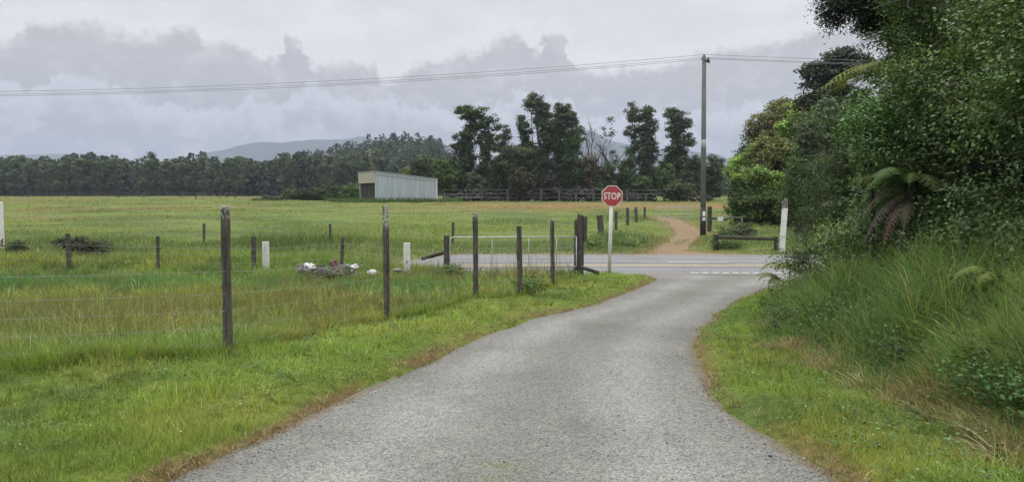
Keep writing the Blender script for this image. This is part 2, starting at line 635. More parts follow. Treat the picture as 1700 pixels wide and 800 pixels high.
def _ground_colour(x, y):
    """what grows where: the plant colour at each ground point"""
    x = np.asarray(x, float); y = np.asarray(y, float)
    n1 = fbm(x * .25, y * .35, 21, 4); n2 = fbm(x * .9, y * .9, 22, 4); n3 = fbm(x * .05, y * .22, 23, 4)
    c = np.zeros(x.shape + (3,)) + G_FIELD
    c = mixc(c, np.array((.200, .205, .075)), sst(.47, .66, n3) * .5)
    c = mixc(c, np.array((.085, .130, .045)), sst(.52, .38, n1) * .7)
    c = mixc(c, G_RED * 1.4, sst(.54, .68, fbm(x * .03, y * .25, 29, 4)) * sst(40, 60, y) * .6)
    # a browned strip across the field in front of the tyre heap
    c = mixc(c, np.array((.25, .155, .080)), np.exp(-((y - 76 - 3 * (n1 - .5)) / 9.0) ** 2) * sst(-14, 4, x) * .9)
    # paddock
    pad = (beyond_fence(x, y) > 0) & (y < 20.4)
    cp = mixc(np.zeros(x.shape + (3,)) + G_LONG, np.array((.185, .215, .050)), sst(.40, .62, n2) * .9)
    cp = mixc(cp, np.array((.070, .125, .040)), sst(.56, .70, fbm(x * .7 + 9, y * .7, 37, 4)) * .75)
    cp = mixc(cp, np.array((.190, .150, .070)), sst(.42, .60, n1) * np.exp(-((y - 11.8) / 2.6) ** 2) * .7)
    lush = np.exp(-((y - 15.6 - 1.2 * (n1 - .5) + .05 * x) / .95) ** 2) * sst(.2, -2.2, x)
    cp = mixc(cp, np.array((.058, .150, .042)), np.clip(lush * 1.5, 0, .95))
    c = np.where(pad[..., None], cp, c)
    # mown verges
    ver = (y < 20.5) & ~pad & (x < bank_x(y) + .05)
    cv = mixc(np.zeros(x.shape + (3,)) + G_SHORT, np.array((.190, .212, .046)), sst(.42, .66, n2) * .7)
    cv = mixc(cv, np.array((.095, .165, .034)), sst(.5, .34, n1) * .6)
    cv = mixc(cv, np.array((.075, .125, .032)), sst(.57, .70, fbm(x * 1.1 + 5, y * 1.1, 38, 4)) * .65)
    fd = beyond_fence(x, y)
    cv = mixc(cv, np.array((.19, .165, .065)), np.exp(-((fd + .12) / .22) ** 2) * sst(.45, .62, n2) * (x < 1.6) * .7)
    c = np.where(ver[..., None], cv, c)
    # rank bank on the right
    e = x - bank_x(y)
    b = sst(-.05, .15, e) * (y < 20.5)
    cb = mixc(np.zeros(x.shape + (3,)) + G_BANK, np.array((.135, .175, .048)), sst(.45, .65, n2) * .7)
    c = mixc(c, cb, b)
    c = mixc(c, G_DRY, np.exp(-((e - .02) / .22) ** 2) * sst(.44, .60, n2) * (y < 9.5) * .85)
    # dried edge along the driveway and the road
    sdv = drive_sd(x, y)
    dr = np.exp(-((sdv + .02) / .10) ** 2) * (y < 20.5) * sst(.30, .56, fbm(x * 1.3, y * 1.3, 25, 3))
    c = mixc(c, mixc(np.zeros(x.shape + (3,)) + np.array((.17, .10, .05)), G_DRY, sst(.4, .6, n2)), dr * .92)
    rd = np.exp(-((road_sd(x, y) + .12) / .25) ** 2)
    c = mixc(c, np.array((.21, .17, .09)), rd * .7 * sst(.35, .6, n2))
    td = np.exp(-((track_sd(x, y) + .1) / .5) ** 2)
    c = mixc(c, np.array((.20, .16, .075)), td * .7)
    # forest floor
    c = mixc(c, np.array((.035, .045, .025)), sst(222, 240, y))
    return c


def axis(parts):
    a = np.concatenate([np.arange(s, e, st) for s, e, st in parts])
    return np.unique(np.round(a, 4))


def build_ground():
    pos = axis([(0, 9, .11), (9, 16, .2), (16, 30, .5), (30, 80, 2), (80, 300, 8), (300, 1200, 50), (1200, 5001, 400)])
    xs = np.unique(np.concatenate([-pos, pos]))
    ys = np.concatenate([axis([(-400, -30, 40), (-30, 0, 2), (0, 3, .5), (3, 22, .12), (22, 32, .25), (32, 60, .7), (60, 130, 2), (130, 300, 6),
                               (300, 700, 15), (700, 1500, 80), (1500, 6001, 500)])])
    X, Y = np.meshgrid(xs, ys)
    Zz = Z(X, Y)
    V = np.stack([X, Y, Zz], -1).reshape(-1, 3)
    nx, ny = len(xs), len(ys)
    i = np.arange(nx * ny).reshape(ny, nx)
    q = np.stack([i[:-1, :-1], i[:-1, 1:], i[1:, 1:], i[1:, :-1]], -1).reshape(-1, 4)
    c = ground_colour(X, Y).reshape(-1, 3) * .72
    o = mesh_np('ground', V, [q], M['ground'], tint=c, smooth=True)
    tag(o, 'grassy farmland sloping from the driveway to the distant wood', 'ground', kind='structure')


def strip(name, ys, xl, xr, n, zoff, mat, attr, label, cat, skew=0.0, drop=0.0):
    t = np.linspace(0, 1, n)
    X = xl[:, None] * (1 - t) + xr[:, None] * t
    Y = ys[:, None] + np.zeros_like(X) + skew * (X - 3)
    Zz = Z(X, Y, surface=True) + zoff
    if drop:
        d = np.minimum(X - xl[:, None], xr[:, None] - X)
        Zz = Zz - drop * sst(.30, .02, d)
    V = np.stack([X, Y, Zz], -1).reshape(-1, 3)
    i = np.arange(X.size).reshape(X.shape)
    q = np.stack([i[:-1, :-1], i[:-1, 1:], i[1:, 1:], i[1:, :-1]], -1).reshape(-1, 4)
    tint = attr(X, Y).reshape(-1, 3) if attr else np.zeros((X.size, 3))
    o = mesh_np(name, V, [q], mat, tint=tint, smooth=True)
    return tag(o, label, cat, kind='structure')


def drive_attr(X, Y):
    l, r = drive_l(Y), drive_r(Y)
    t = (X - l) / (r - l)
    wheel = np.exp(-((t - .25) / .12) ** 2) + np.exp(-((t - .75) / .12) ** 2)
    moss = np.exp(-((t - .5) / .13) ** 2) * sst(.50, .66, fbm(X * .9, Y * .7, 41, 4)) * .8
    d = np.minimum(X - l, r - X)
    edge = sst(.22, -.05, d) * (.5 + .5 * sst(19.8, 17, Y))
    return np.stack([wheel, moss, edge], -1)


build_ground()
ys = np.arange(-12, 20.75, .15)
strip('driveway', ys, drive_l(ys) - .30, drive_r(ys) + .30, 60, 0.0, M['drive'], drive_attr,
      'grey chip sealed driveway curving from the foreground up to the highway', 'driveway', 0.0, .16)
ys = np.arange(HW0 - .25, HW1 + .3, .25)
def road_attr(X, Y):
    yy = Y - HWS * (X - 3)
    e = sst(.5, .0, np.minimum(yy - HW0, HW1 - yy)) * .8
    wheel = sum(np.exp(-((yy - q) / .35) ** 2) for q in (21.7, 23.0, 24.7, 26.0))
    return np.stack([wheel * .8, np.zeros_like(X), e], -1)
strip('highway', ys, np.full_like(ys, -70), np.full_like(ys, 70), 281, .006, M['road'], road_attr,
      'grey sealed highway crossing behind the stop sign', 'road', HWS)
ys = np.arange(26.8, 54, .4)
strip('dirt_track', ys, np.interp(ys, TY, TXL) - .4, np.interp(ys, TY, TXR) + .4, 16, .0, M['dirt'],
      lambda X, Y: np.stack([0 * X, .5 * np.exp(-(((X - np.interp(Y, TY, TXL)) / (np.interp(Y, TY, TXR) - np.interp(Y, TY, TXL)) - .5) / .2) ** 2), .3 + 0 * X], -1),
      'brown dirt farm track leading away from the far side of the highway', 'track')


def road_line(name, x0, x1, y, wd, mat, label, off=.012):
    xs = np.linspace(x0, x1, max(2, int((x1 - x0) / .5)))
    ys2 = np.array([y - wd / 2, y + wd / 2])
    X, Y = np.meshgrid(xs, ys2); Y = Y + HWS * (X - 3)
    V = np.stack([X, Y, Z(X, Y, surface=True) + off], -1).reshape(-1, 3)
    i = np.arange(X.size).reshape(X.shape)
    q = np.stack([i[:-1, :-1], i[:-1, 1:], i[1:, 1:], i[1:, :-1]], -1).reshape(-1, 4)
    tag(mesh_np(name, V, [q], mat), label, 'road marking', kind='structure')


road_line('yellow_line', -70, 70, 23.05, .20, M['yellow'], 'solid yellow no passing line along the highway')
for k in range(-4, 5):
    road_line('centre_line_dash', 5.1 + k * 10 - 0.3, 5.1 + k * 10 + 1.5, 24.1, .13, M['line'], 'white centre line dash on the highway')
for k in range(9):
    road_line('stop_line_block', 4.75 + k * .27, 4.75 + k * .27 + .21, 20.75, .26, M['line'], 'worn white stop line across the mouth of the driveway', .015)

# ------------------------------------------------------------------ hills
def hill(name, prof_px, dist, depth, label):
    px = np.array([p for p, _ in prof_px], float); py = np.array([q for _, q in prof_px], float)
    xs = np.linspace(px[0], px[-1], 240)
    ht = (HORIZON - np.interp(xs, px, py)) / F * dist
    k = np.ones(9) / 9
    ht = np.convolve(np.pad(ht, 4, mode='edge'), k, mode='valid')
    v = np.linspace(-1, 1, 41)
    X = (xs - 850)[None, :] / F * dist + 0 * v[:, None]
    Y = dist + v[:, None] * depth + 0 * X
    prf = np.clip(1 - np.abs(v), 0, 1)[:, None] ** 1.15
    Zz = -4 + (ht + 4)[None, :] * prf * (1 + .25 * (fbm(X * .004, Y * .004, 51, 5) - .5) * 2 * (1 - prf)) + 8 * (fbm(X * .012, Y * .012, 55, 4) - .5) * prf
    V = np.stack([X, Y, Zz], -1).reshape(-1, 3)
    i = np.arange(X.size).reshape(X.shape)
    q = np.stack([i[:-1, :-1], i[:-1, 1:], i[1:, 1:], i[1:, :-1]], -1).reshape(-1, 4)
    tag(mesh_np(name, V, [q], M['hill'], smooth=True), label, 'hills', kind='structure')


M['hill'] = plain('bush_clad_hill', (.028, .042, .034), .95, .4, .02, bstr=0, spec=.05)
hill('hills', [(300, 322), (335, 254), (375, 249), (400, 241), (430, 235), (470, 237), (520, 231), (565, 233), (605, 225), (640, 240), (675, 240), (700, 235), (716, 227), (732, 233), (755, 250), (800, 300), (840, 322)], 3000, 700,
     'blue hazy range of hills above the wood left of the shed')
hill('mountain', [(860, 322), (905, 262), (940, 228), (965, 216), (985, 218), (1015, 234), (1080, 246), (1150, 252), (1190, 256), (1230, 276), (1290, 322)], 3000, 650,
     'blue hazy hill behind the bare trees')
hill('hills', [(-300, 322), (-150, 262), (0, 258), (90, 256), (150, 255), (190, 262), (260, 322)], 3300, 500, 'faint blue hills at the far left')

# ------------------------------------------------------------------ haze
def build_haze():
    m = bpy.data.materials.new('haze_air')
    m.use_nodes = True
    w = N(m.node_tree)
    out = w.add('ShaderNodeOutputMaterial')
    v = w.add('ShaderNodeVolumePrincipled')
    v.inputs['Color'].default_value = (.55, .61, .75, 1)
    v.inputs['Density'].default_value = .00026
    v.inputs['Anisotropy'].default_value = .1
    w.t.links.new(v.outputs[0], out.inputs['Volume'])
    b = MB().box((0, 1900, 130), (6400, 4600, 282))
    tag(b.build('haze', m), 'thin bluish haze over the farmland and hills', 'haze', kind='stuff')


build_haze()

# ------------------------------------------------------------------ grass
def blades(name, P, h, w, lean, az, tint, tip, label, cat='grass', segs=2, mat='grass', curl=1.6):
    """P (n,3) roots; h height; w width; lean horizontal reach; az lean direction; tint/tip (n,3)"""
    n = len(P)
    fa = az + rng.uniform(-1.2, 1.2, n) + math.pi / 2
    side = np.stack([np.cos(fa), np.sin(fa), np.zeros(n)], -1)
    dirv = np.stack([np.cos(az), np.sin(az), np.zeros(n)], -1)
    rows = []; cols = []
    ts = np.linspace(0, 1, segs + 1)
    for t in ts[:-1]:
        c = P + dirv * (lean * t ** curl)[:, None] + np.array([0, 0, 1.0]) * (h * (t - .28 * (lean / np.maximum(h, .01)) * t ** 3))[:, None]
        ww = (w * (1 - .35 * t) * .5)[:, None]
        rows += [c - side * ww, c + side * ww]
        cc = tint * (1 - t) + tip * t
        cols += [cc, cc]
    c = P + dirv * lean[:, None] + np.array([0, 0, 1.0]) * (h * (1 - .28 * (lean / np.maximum(h, .01))))[:, None]
    rows.append(c); cols.append(tip)
    k = len(rows)
    V = np.stack(rows, 1).reshape(-1, 3)
    C = np.stack(cols, 1).reshape(-1, 3)
    b = (np.arange(n) * k)[:, None]
    fs = []
    for s in range(segs - 1):
        fs.append(b + np.array([[2 * s, 2 * s + 1, 2 * s + 3, 2 * s + 2]]))
    tri = b + np.array([[k - 3, k - 2, k - 1]])
    faces = ([np.concatenate(fs)] if fs else []) + [tri]
    o = mesh_np(name, V, faces, M[mat], tint=C)
    return tag(o, label, cat, kind='stuff')


def scatter(n, y0, y1, r0, r1, p=1.3, xmin=-1e9, xmax=1e9):
    """points on the ground, denser close by: depth y0..y1, x/Y slope r0..r1"""
    u = rng.random(n)
    a = 1 - p
    if abs(a) < 1e-6: y = y0 * (y1 / y0) ** u
    else: y = (y0 ** a + u * (y1 ** a - y0 ** a)) ** (1 / a)
    x = y * rng.uniform(r0, r1, n)
    k = (x > xmin) & (x < xmax)
    return x[k], y[k]


def jitter(c, s=.18):
    v = 1 + rng.normal(0, s, (len(c), 1)); hue = 1 + rng.normal(0, .07, c.shape)
    return np.clip(c * np.clip(v, .45, 1.8) * hue, .004, .9)


def put(x, y): return np.stack([x, y, Z(x, y) - .01], -1)


def leaf_mesh(name, C, Nn, size, tint, mat, parent, aspect=.5):
    """one rhombic folded leaf per point"""
    n = len(C)
    up = rng.normal(0, 1, (n, 3))
    t = up - Nn * np.sum(up * Nn, 1, keepdims=True)
    t /= np.linalg.norm(t, axis=1, keepdims=True) + 1e-9
    b = np.cross(Nn, t)
    L = size[:, None]
    v0 = C - t * L * .5
    v1 = C + b * L * aspect * .5 + Nn * L * .06
    v2 = C + t * L * .5 - Nn * L * .10
    v3 = C - b * L * aspect * .5 + Nn * L * .06
    V = np.stack([v0, v1, v2, v3], 1).reshape(-1, 3)
    q = np.arange(n * 4).reshape(n, 4)
    return mesh_np(name, V, [q], mat, parent, tint=np.repeat(tint, 4, 0))


def grow_verge():
    x, y = scatter(330000, 3.0, 20.6, -.95, .75, 1.25)
    k = (beyond_fence(x, y) < .12) & (drive_sd(x, y) < .05) & (x < bank_x(y) + .25) & ~((x > 0) & (x < drive_l(y)) & (y > 20.45))
    thin = sst(-.22, .04, drive_sd(x, y))
    k &= rng.random(len(x)) > thin * .8
    x, y = x[k], y[k]
    n = len(x)
    d = drive_sd(x, y)
    tall = fbm(x * 1.6, y * 1.6, 61, 3)
    fd = np.abs(beyond_fence(x, y))
    h = (.038 + .085 * sst(.35, .75, tall) + .10 * np.exp(-(fd / .25) ** 2) * (x < 1.7)) * rng.uniform(.55, 1.35, n) * (.5 + .5 * sst(0, -.4, d))
    w = rng.uniform(.003, .0055, n) * np.clip(y / 6, .8, 3)
    c = ground_colour(x, y) * 1.15
    c = jitter(c, .28)
    dead = rng.random(n) < .07
    c[dead] = jitter(np.tile(np.array((.28, .24, .11)), (dead.sum(), 1)), .2)
    tip = c * np.array((1.15, 1.12, 1.0))
    blades('verge_grass', put(x, y), h, w, h * rng.uniform(.2, .9, n), rng.uniform(0, 6.283, n), c, tip,
           'short bright green mown grass on both verges of the driveway')
    x, y = scatter(4200, 3.2, 20.2, -.95, .75, 1.25)
    k = (beyond_fence(x, y) < .1) & (drive_sd(x, y) < -.25) & (x < bank_x(y))
    x, y = x[k], y[k]; n = len(x)
    b_ = sst(.42, .6, fbm(x * .8, y * .8, 62, 3))
    col = ground_colour(x, y) * (.7 + .75 * b_)[:, None]
    P, hh, ww, ln, az, c = tufts(x, y, 20, rng.uniform(.03, .10, n), rng.uniform(.05, .12, n), rng.uniform(.4, 1.0, n), rng.uniform(.0035, .006, n) * np.clip(y / 6, .8, 3), col)
    blades('verge_tufts', P, hh, ww, ln, az, c, c * 1.15, 'slightly longer grass tufts scattered over the mown verges')


def verge_weeds():
    x, y = scatter(5200, 3.2, 18, -.95, .75, 1.25)
    k = (beyond_fence(x, y) < .0) & (drive_sd(x, y) < -.12) & (x < bank_x(y)) & (fbm(x * 1.2, y * 1.2, 81, 3) > .48)
    x, y = x[k], y[k]; n = len(x); q = 10
    kk = np.repeat(np.arange(n), q)
    C = np.stack([x[kk] + rng.normal(0, .06, n * q), y[kk] + rng.normal(0, .06, n * q), Z(x, y)[kk] + rng.uniform(.02, .07, n * q)], -1)
    nn = rng.normal(0, .35, (n * q, 3)) + np.array([0, 0, 1.0]); nn /= np.linalg.norm(nn, axis=1, keepdims=True)
    tc_ = jitter(np.tile(np.array((.085, .15, .05)), (n * q, 1)), .3)
    tag(leaf_mesh('clover', C, nn, rng.uniform(.012, .032, n * q), tc_, M['leaf_matt'], None, .8), 'patches of clover and flat weeds in the mown verges', 'clover', kind='stuff')
    x, y = scatter(420, 3.4, 14, -.95, .75, 1.2)
    k = (beyond_fence(x, y) < .0) & (drive_sd(x, y) < -.2) & (x < bank_x(y)); x, y = x[k], y[k]; n = len(x)
    nn = rng.normal(0, .3, (n, 3)) + np.array([0, -.3, 1.0]); nn /= np.linalg.norm(nn, axis=1, keepdims=True)
    tag(leaf_mesh('clover_flowers', np.stack([x, y, Z(x, y) + rng.uniform(.06, .11, n)], -1), nn, rng.uniform(.008, .014, n), np.tile(np.array((.45, .45, .42)), (n, 1)), M['leaf_matt'], None, .9), 'tiny white clover flowers dotted over the mown verges', 'flowers', kind='stuff')


def grow_paddock():
    x, y = scatter(420000, 5.2, 20.6, -1.0, .10, 1.2, -16)
    k = (beyond_fence(x, y) > -.1) & (x < 1.75) & ((road_sd(x, y) < -.15))
    x, y = x[k], y[k]; n = len(x)
    t = fbm(x * .8, y * .8, 63, 3)
    lush = np.exp(-((y - 15.6 + .05 * x) / .95) ** 2) * sst(.2, -2.2, x)
    roadside = np.exp(-((y - 19.8) / .8) ** 2) * sst(-.9, -2.5, x)
    gate = np.exp(-(((x - 0.1) / 2.2) ** 2 + ((y - 19) / 2.2) ** 2)) 
    h = (.085 + .14 * sst(.3, .75, t) + .13 * lush + .30 * roadside - .12 * gate) * rng.uniform(.55, 1.3, n)
    h = np.maximum(h, .04)
    w = rng.uniform(.004, .007, n) * np.clip(y / 7, .8, 3)
    c = jitter(ground_colour(x, y) * 1.12, .2)
    dead = rng.random(n) < .06
    c[dead] = jitter(np.tile(np.array((.25, .21, .10)), (dead.sum(), 1)), .2)
    blades('paddock_grass', put(x, y), h, w, h * rng.uniform(.15, .8, n), rng.uniform(0, 6.283, n), c, c * np.array((1.15, 1.1, 1.0)),
           'long uneven grass in the paddock behind the wire fence')
    x, y = scatter(5200, 5.2, 20.4, -1.0, .10, 1.25, -16)
    k = (beyond_fence(x, y) > -.15) & (x < 1.7) & (road_sd(x, y) < -.3)
    x, y = x[k], y[k]; n = len(x)
    col = ground_colour(x, y) * np.where(rng.random(n) < .5, 1.3, .8)[:, None]
    P, hh, ww, ln, az, c = tufts(x, y, 22, rng.uniform(.04, .13, n), rng.uniform(.10, .25, n), rng.uniform(.3, .9, n), rng.uniform(.0045, .007, n) * np.clip(y / 7, .8, 3), col)
    blades('grass_tufts', P, hh, ww, ln, az, c, c * 1.15, 'coarser grass tufts standing in the paddock', segs=3)
    # flowering stems
    x, y = scatter(34000, 5.4, 20.2, -1.0, .08, 1.2, -16)
    k = (beyond_fence(x, y) > -.05) & (x < 1.7) & (rng.random(len(x)) < sst(.35, .62, fbm(x * .5, y * .6, 65, 3)) + .12) & (road_sd(x, y) < -.4)
    x, y = x[k], y[k]; n = len(x)
    h = rng.uniform(.28, .55, n)
    w = rng.uniform(.003, .0045, n) * np.clip(y / 7, .8, 3)
    c = jitter(np.tile(np.array((.13, .14, .05)), (n, 1)), .2)
    tp = jitter(np.tile(np.array((.22, .175, .09)), (n, 1)), .25)
    blades('seeding_grass', put(x, y), h, w, h * rng.uniform(.05, .35, n), rng.uniform(0, 6.283, n), c, tp,
           'thin reddish seeding grass stems standing over the paddock grass')


def tufts(x, y, per, rad, h, lean, wid, col, spread=.25, heights=.45):
    """blades radiating from tuft centres: arrays for blades()"""
    n = len(x)
    k = np.repeat(np.arange(n), per)
    a = rng.uniform(0, 6.283, len(k)); rr = rng.random(len(k)) ** .7 * rad[k]
    px, py = x[k] + rr * np.cos(a), y[k] + rr * np.sin(a)
    hh = h[k] * np.clip(1 + rng.normal(0, heights, len(k)), .25, 1.9)
    az = a + rng.normal(0, .55, len(k))
    ln = hh * np.clip(lean[k] * rng.uniform(.2, 1.6, len(k)), .05, 1.5)
    c = np.clip(col[k] * np.clip(1 + rng.normal(0, spread, (len(k), 1)), .4, 1.9), .005, .9)
    return put(px, py), hh, wid[k] * rng.uniform(.7, 1.3, len(k)), ln, az, c


def grow_bank():
    x, y = scatter(17000, 3.2, 20.4, .15, 1.15, 1.25, 2.4, 12)
    e = x - bank_x(y)
    k = (e > -.02) & (e < 3.6) & (drive_sd(x, y) < -.2)
    x, y, e = x[k], y[k], e[k]; n = len(x)
    t = fbm(x * 1.3, y * 1.3, 67, 3); kind = rng.random(n)
    h = (.11 + .27 * sst(.0, .9, e) * (.35 + 1.1 * sst(.3, .7, t))) * rng.uniform(.6, 1.25, n) * (.5 + .5 * sst(14, 9, y))
    col = ground_colour(x, y) * np.array((.92, 1.02, 1.0))
    col = np.where((kind < .25)[:, None], col * np.array((1.35, 1.30, .95)), col)
    col = np.where((kind > .72)[:, None], col * np.array((.62, .80, .85)), col)
    wid = rng.uniform(.0035, .0065, n) * np.clip(y / 7, .8, 2.2)
    wid[kind < .08] *= 1.5
    P, hh, ww, ln, az, c = tufts(x, y, 28, rng.uniform(.05, .16, n), h, rng.uniform(.35, 1.0, n), wid, col)
    ee = P[:, 0] - bank_x(P[:, 1])
    dead = rng.random(len(P)) < .05 + .45 * np.exp(-(ee / .25) ** 2) * (P[:, 1] < 9) * sst(.42, .58, fbm(P[:, 0] * .9, P[:, 1] * .9, 69, 3))
    c[dead] = jitter(np.tile(np.array((.30, .23, .13)), (dead.sum(), 1)), .2)
    blades('rank_grass', P, hh, ww, ln, az, c, c * np.array((1.2, 1.15, 1.05)),
           'tall rank grass on the bank below the dark bush', segs=3, curl=2.0)
    # broad low weeds between the tufts
    x, y = scatter(15000, 3.4, 18, .2, 1.05, 1.25, 2.6, 9)
    e = x - bank_x(y); k = (e > .15) & (e < 3.2) & (fbm(x * 1.2, y * 1.2, 70, 3) > .46)
    x, y = x[k], y[k]; n = len(x); q = 9
    kk = np.repeat(np.arange(n), q)
    C = np.stack([x[kk] + rng.normal(0, .07, n * q), y[kk] + rng.normal(0, .07, n * q), Z(x, y)[kk] + rng.uniform(.05, .40, n * q)], -1)
    nn = rng.normal(0, .5, (n * q, 3)) + np.array([0, -.2, 1.0]); nn /= np.linalg.norm(nn, axis=1, keepdims=True)
    tc_ = jitter(np.tile(np.array((.060, .120, .034)), (n * q, 1)), .3)
    tag(leaf_mesh('bank_weeds', C, nn, rng.uniform(.018, .055, n * q), tc_, M['leaf_matt'], None, .55), 'broad leaved weeds growing through the rank grass of the bank', 'weeds', kind='stuff')
    x, y = scatter(2600, 3.6, 19, .2, 1.0, 1.3, 2.9, 9)
    e = x - bank_x(y)
    k = (e > .3) & (e < 2.6); x, y = x[k], y[k]; n = len(x)
    h = rng.uniform(.45, .8, n)
    c = jitter(np.tile(np.array((.14, .18, .07)), (n, 1)), .2)
    tp = jitter(np.tile(np.array((.24, .23, .13)), (n, 1)), .2)
    blades('seeding_grass', put(x, y), h, rng.uniform(.004, .006, n), h * rng.uniform(.1, .6, n), rng.uniform(0, 6.283, n), c, tp,
           'pale seeding stems rising from the rank grass on the bank', segs=3)


def dry_thatch():
    cs = [gp for gp in ((2.92, 5.55), (3.0, 5.1), (2.95, 6.2), (3.05, 4.7), (2.98, 7.2), (2.9, 4.35), (3.1, 5.9), (3.0, 8.3), (3.3, 9.8))]
    x = np.array([c[0] for c in cs]).repeat(3) + rng.normal(0, .10, 27); y = np.array([c[1] for c in cs]).repeat(3) + rng.normal(0, .16, 27)
    col = np.array((.33, .265, .165)) * rng.uniform(.75, 1.2, (27, 1))
    P, hh, ww, ln, az, c = tufts(x, y, 120, rng.uniform(.08, .2, 27), rng.uniform(.08, .17, 27), rng.uniform(1.0, 1.5, 27), rng.uniform(.004, .006, 27), col, .3)
    blades('dry_thatch', P, hh, ww, ln, az, c, c * 1.1, 'pale dry flattened grass heaps along the foot of the bank', cat='dry grass', segs=3, mat='dry')


def grow_roadside():
    x, y = scatter(230000, 26.9, 200, -.80, .45, 1.5)
    mid = np.abs(x - (np.interp(y, TY, TXL) + np.interp(y, TY, TXR)) / 2)
    k = (road_sd(x, y) < -.05) & ((track_sd(x, y) < rng.uniform(-.25, .30, len(x)) ** 1) | ((mid < .22) & (y > 28.5) & (rng.random(len(x)) < .85)))
    x, y = x[k], y[k]; n = len(x)
    t = fbm(x * .3, y * .3, 71, 3)
    rs = np.exp(-((y - 28.6) / 2.4) ** 2) * sst(4.5, 2.5, x) + .9 * np.exp(-((y - 31) / 4.5) ** 2) * sst(6.5, 8.5, x) * .8
    left = np.exp(-((y - 30.0) / 2.6) ** 2) * sst(-4, -9, x) * .8
    tr = np.exp(-((y - 31.5) / 3.5) ** 2) * np.exp(-((x - 4.3) / 1.6) ** 2) * .9
    h = (.07 + .09 * sst(.4, .7, t) + .22 * rs + .30 * left + .3 * tr) * rng.uniform(.5, 1.3, n)
    h *= (.55 + 1.1 * sst(.42, .68, fbm(x * .16, y * .22, 72, 4)))
    w = rng.uniform(.012, .022, n) * np.clip(y / 30, 1, 4)
    c = ground_colour(x, y) * 1.1
    h = np.where(mid[k] < .6, h * .5, h)
    c = mixc(c, np.array((.085, .135, .048)), np.clip(rs + left + tr, 0, 1) * .8)
    c = jitter(c, .2)
    dead = rng.random(n) < .08
    c[dead] = jitter(np.tile(np.array((.26, .22, .11)), (dead.sum(), 1)), .2)
    blades('field_grass', put(x, y), h, w, h * rng.uniform(.2, .8, n), rng.uniform(0, 6.283, n), c, c * np.array((1.12, 1.1, 1.0)),
           'rough pasture grass on the far side of the highway')


def dry_edge():
    x, y = scatter(130000, 3.4, 20.4, -.7, .6, 1.2)
    d = drive_sd(x, y)
    k = (np.abs(d - .01) < .11) & (rng.random(len(x)) < sst(.42, .60, fbm(x * 1.4, y * 1.4, 77, 3)) * .75 + .05)
    x, y = x[k], y[k]; n = len(x)
    h = rng.uniform(.02, .07, n)
    c = jitter(np.where((rng.random(n) < .5)[:, None], np.array((.19, .125, .075)), np.array((.25, .205, .12))), .3)
    blades('dry_litter', put(x, y) + np.array([0, 0, .015]), h, rng.uniform(.004, .008, n) * np.clip(y / 6, 1, 2.5), rng.uniform(.03, .09, n), rng.uniform(0, 6.283, n), c, c,
           'brown dried grass and litter along the driveway edges', cat='dry grass', mat='dry')


def loose_stones():
    x, y = scatter(22000, 3.6, 19, -.6, .55, 1.4)
    d = drive_sd(x, y)
    pr = .10 + .8 * np.exp(-((d - .12) / .2) ** 2)
    k = (d > -.03) & (rng.random(len(x)) < pr)
    x, y = x[k], y[k]; n = len(x)
    z = Z(x, y, surface=True)
    r = rng.uniform(.003, .008, n) * np.where(rng.random(n) < .03, 1.8, 1)
    base = np.array([[1, 0, 0], [-1, 0, 0], [0, 1, 0], [0, -1, 0], [0, 0, .7], [0, 0, -.6]], float)
    fc = np.array([[0, 2, 4], [2, 1, 4], [1, 3, 4], [3, 0, 4], [2, 0, 5], [1, 2, 5], [3, 1, 5], [0, 3, 5]])
    a = rng.uniform(0, 6.283, n)
    off = base[None] * (1 + rng.normal(0, .22, (n, 6, 3)))
    c, s = np.cos(a)[:, None], np.sin(a)[:, None]
    off = np.stack([off[..., 0] * c - off[..., 1] * s, off[..., 0] * s + off[..., 1] * c, off[..., 2]], -1) * r[:, None, None]
    V = (np.stack([x, y, z + r * .4], -1)[:, None] + off).reshape(-1, 3)
    fs = ((np.arange(n) * 6)[:, None, None] + fc[None]).reshape(-1, 3)
    t = np.clip(rng.normal(.27, .07, n), .12, .45)[:, None] * np.array((1, 1, .98))
    tag(mesh_np('loose_gravel', V, [fs], M['dry'], tint=np.repeat(t, 6, 0)), 'loose grey stone chips on the driveway', 'gravel', kind='stuff')


grow_verge(); verge_weeds(); grow_paddock(); grow_bank(); dry_thatch(); grow_roadside(); dry_edge(); loose_stones()

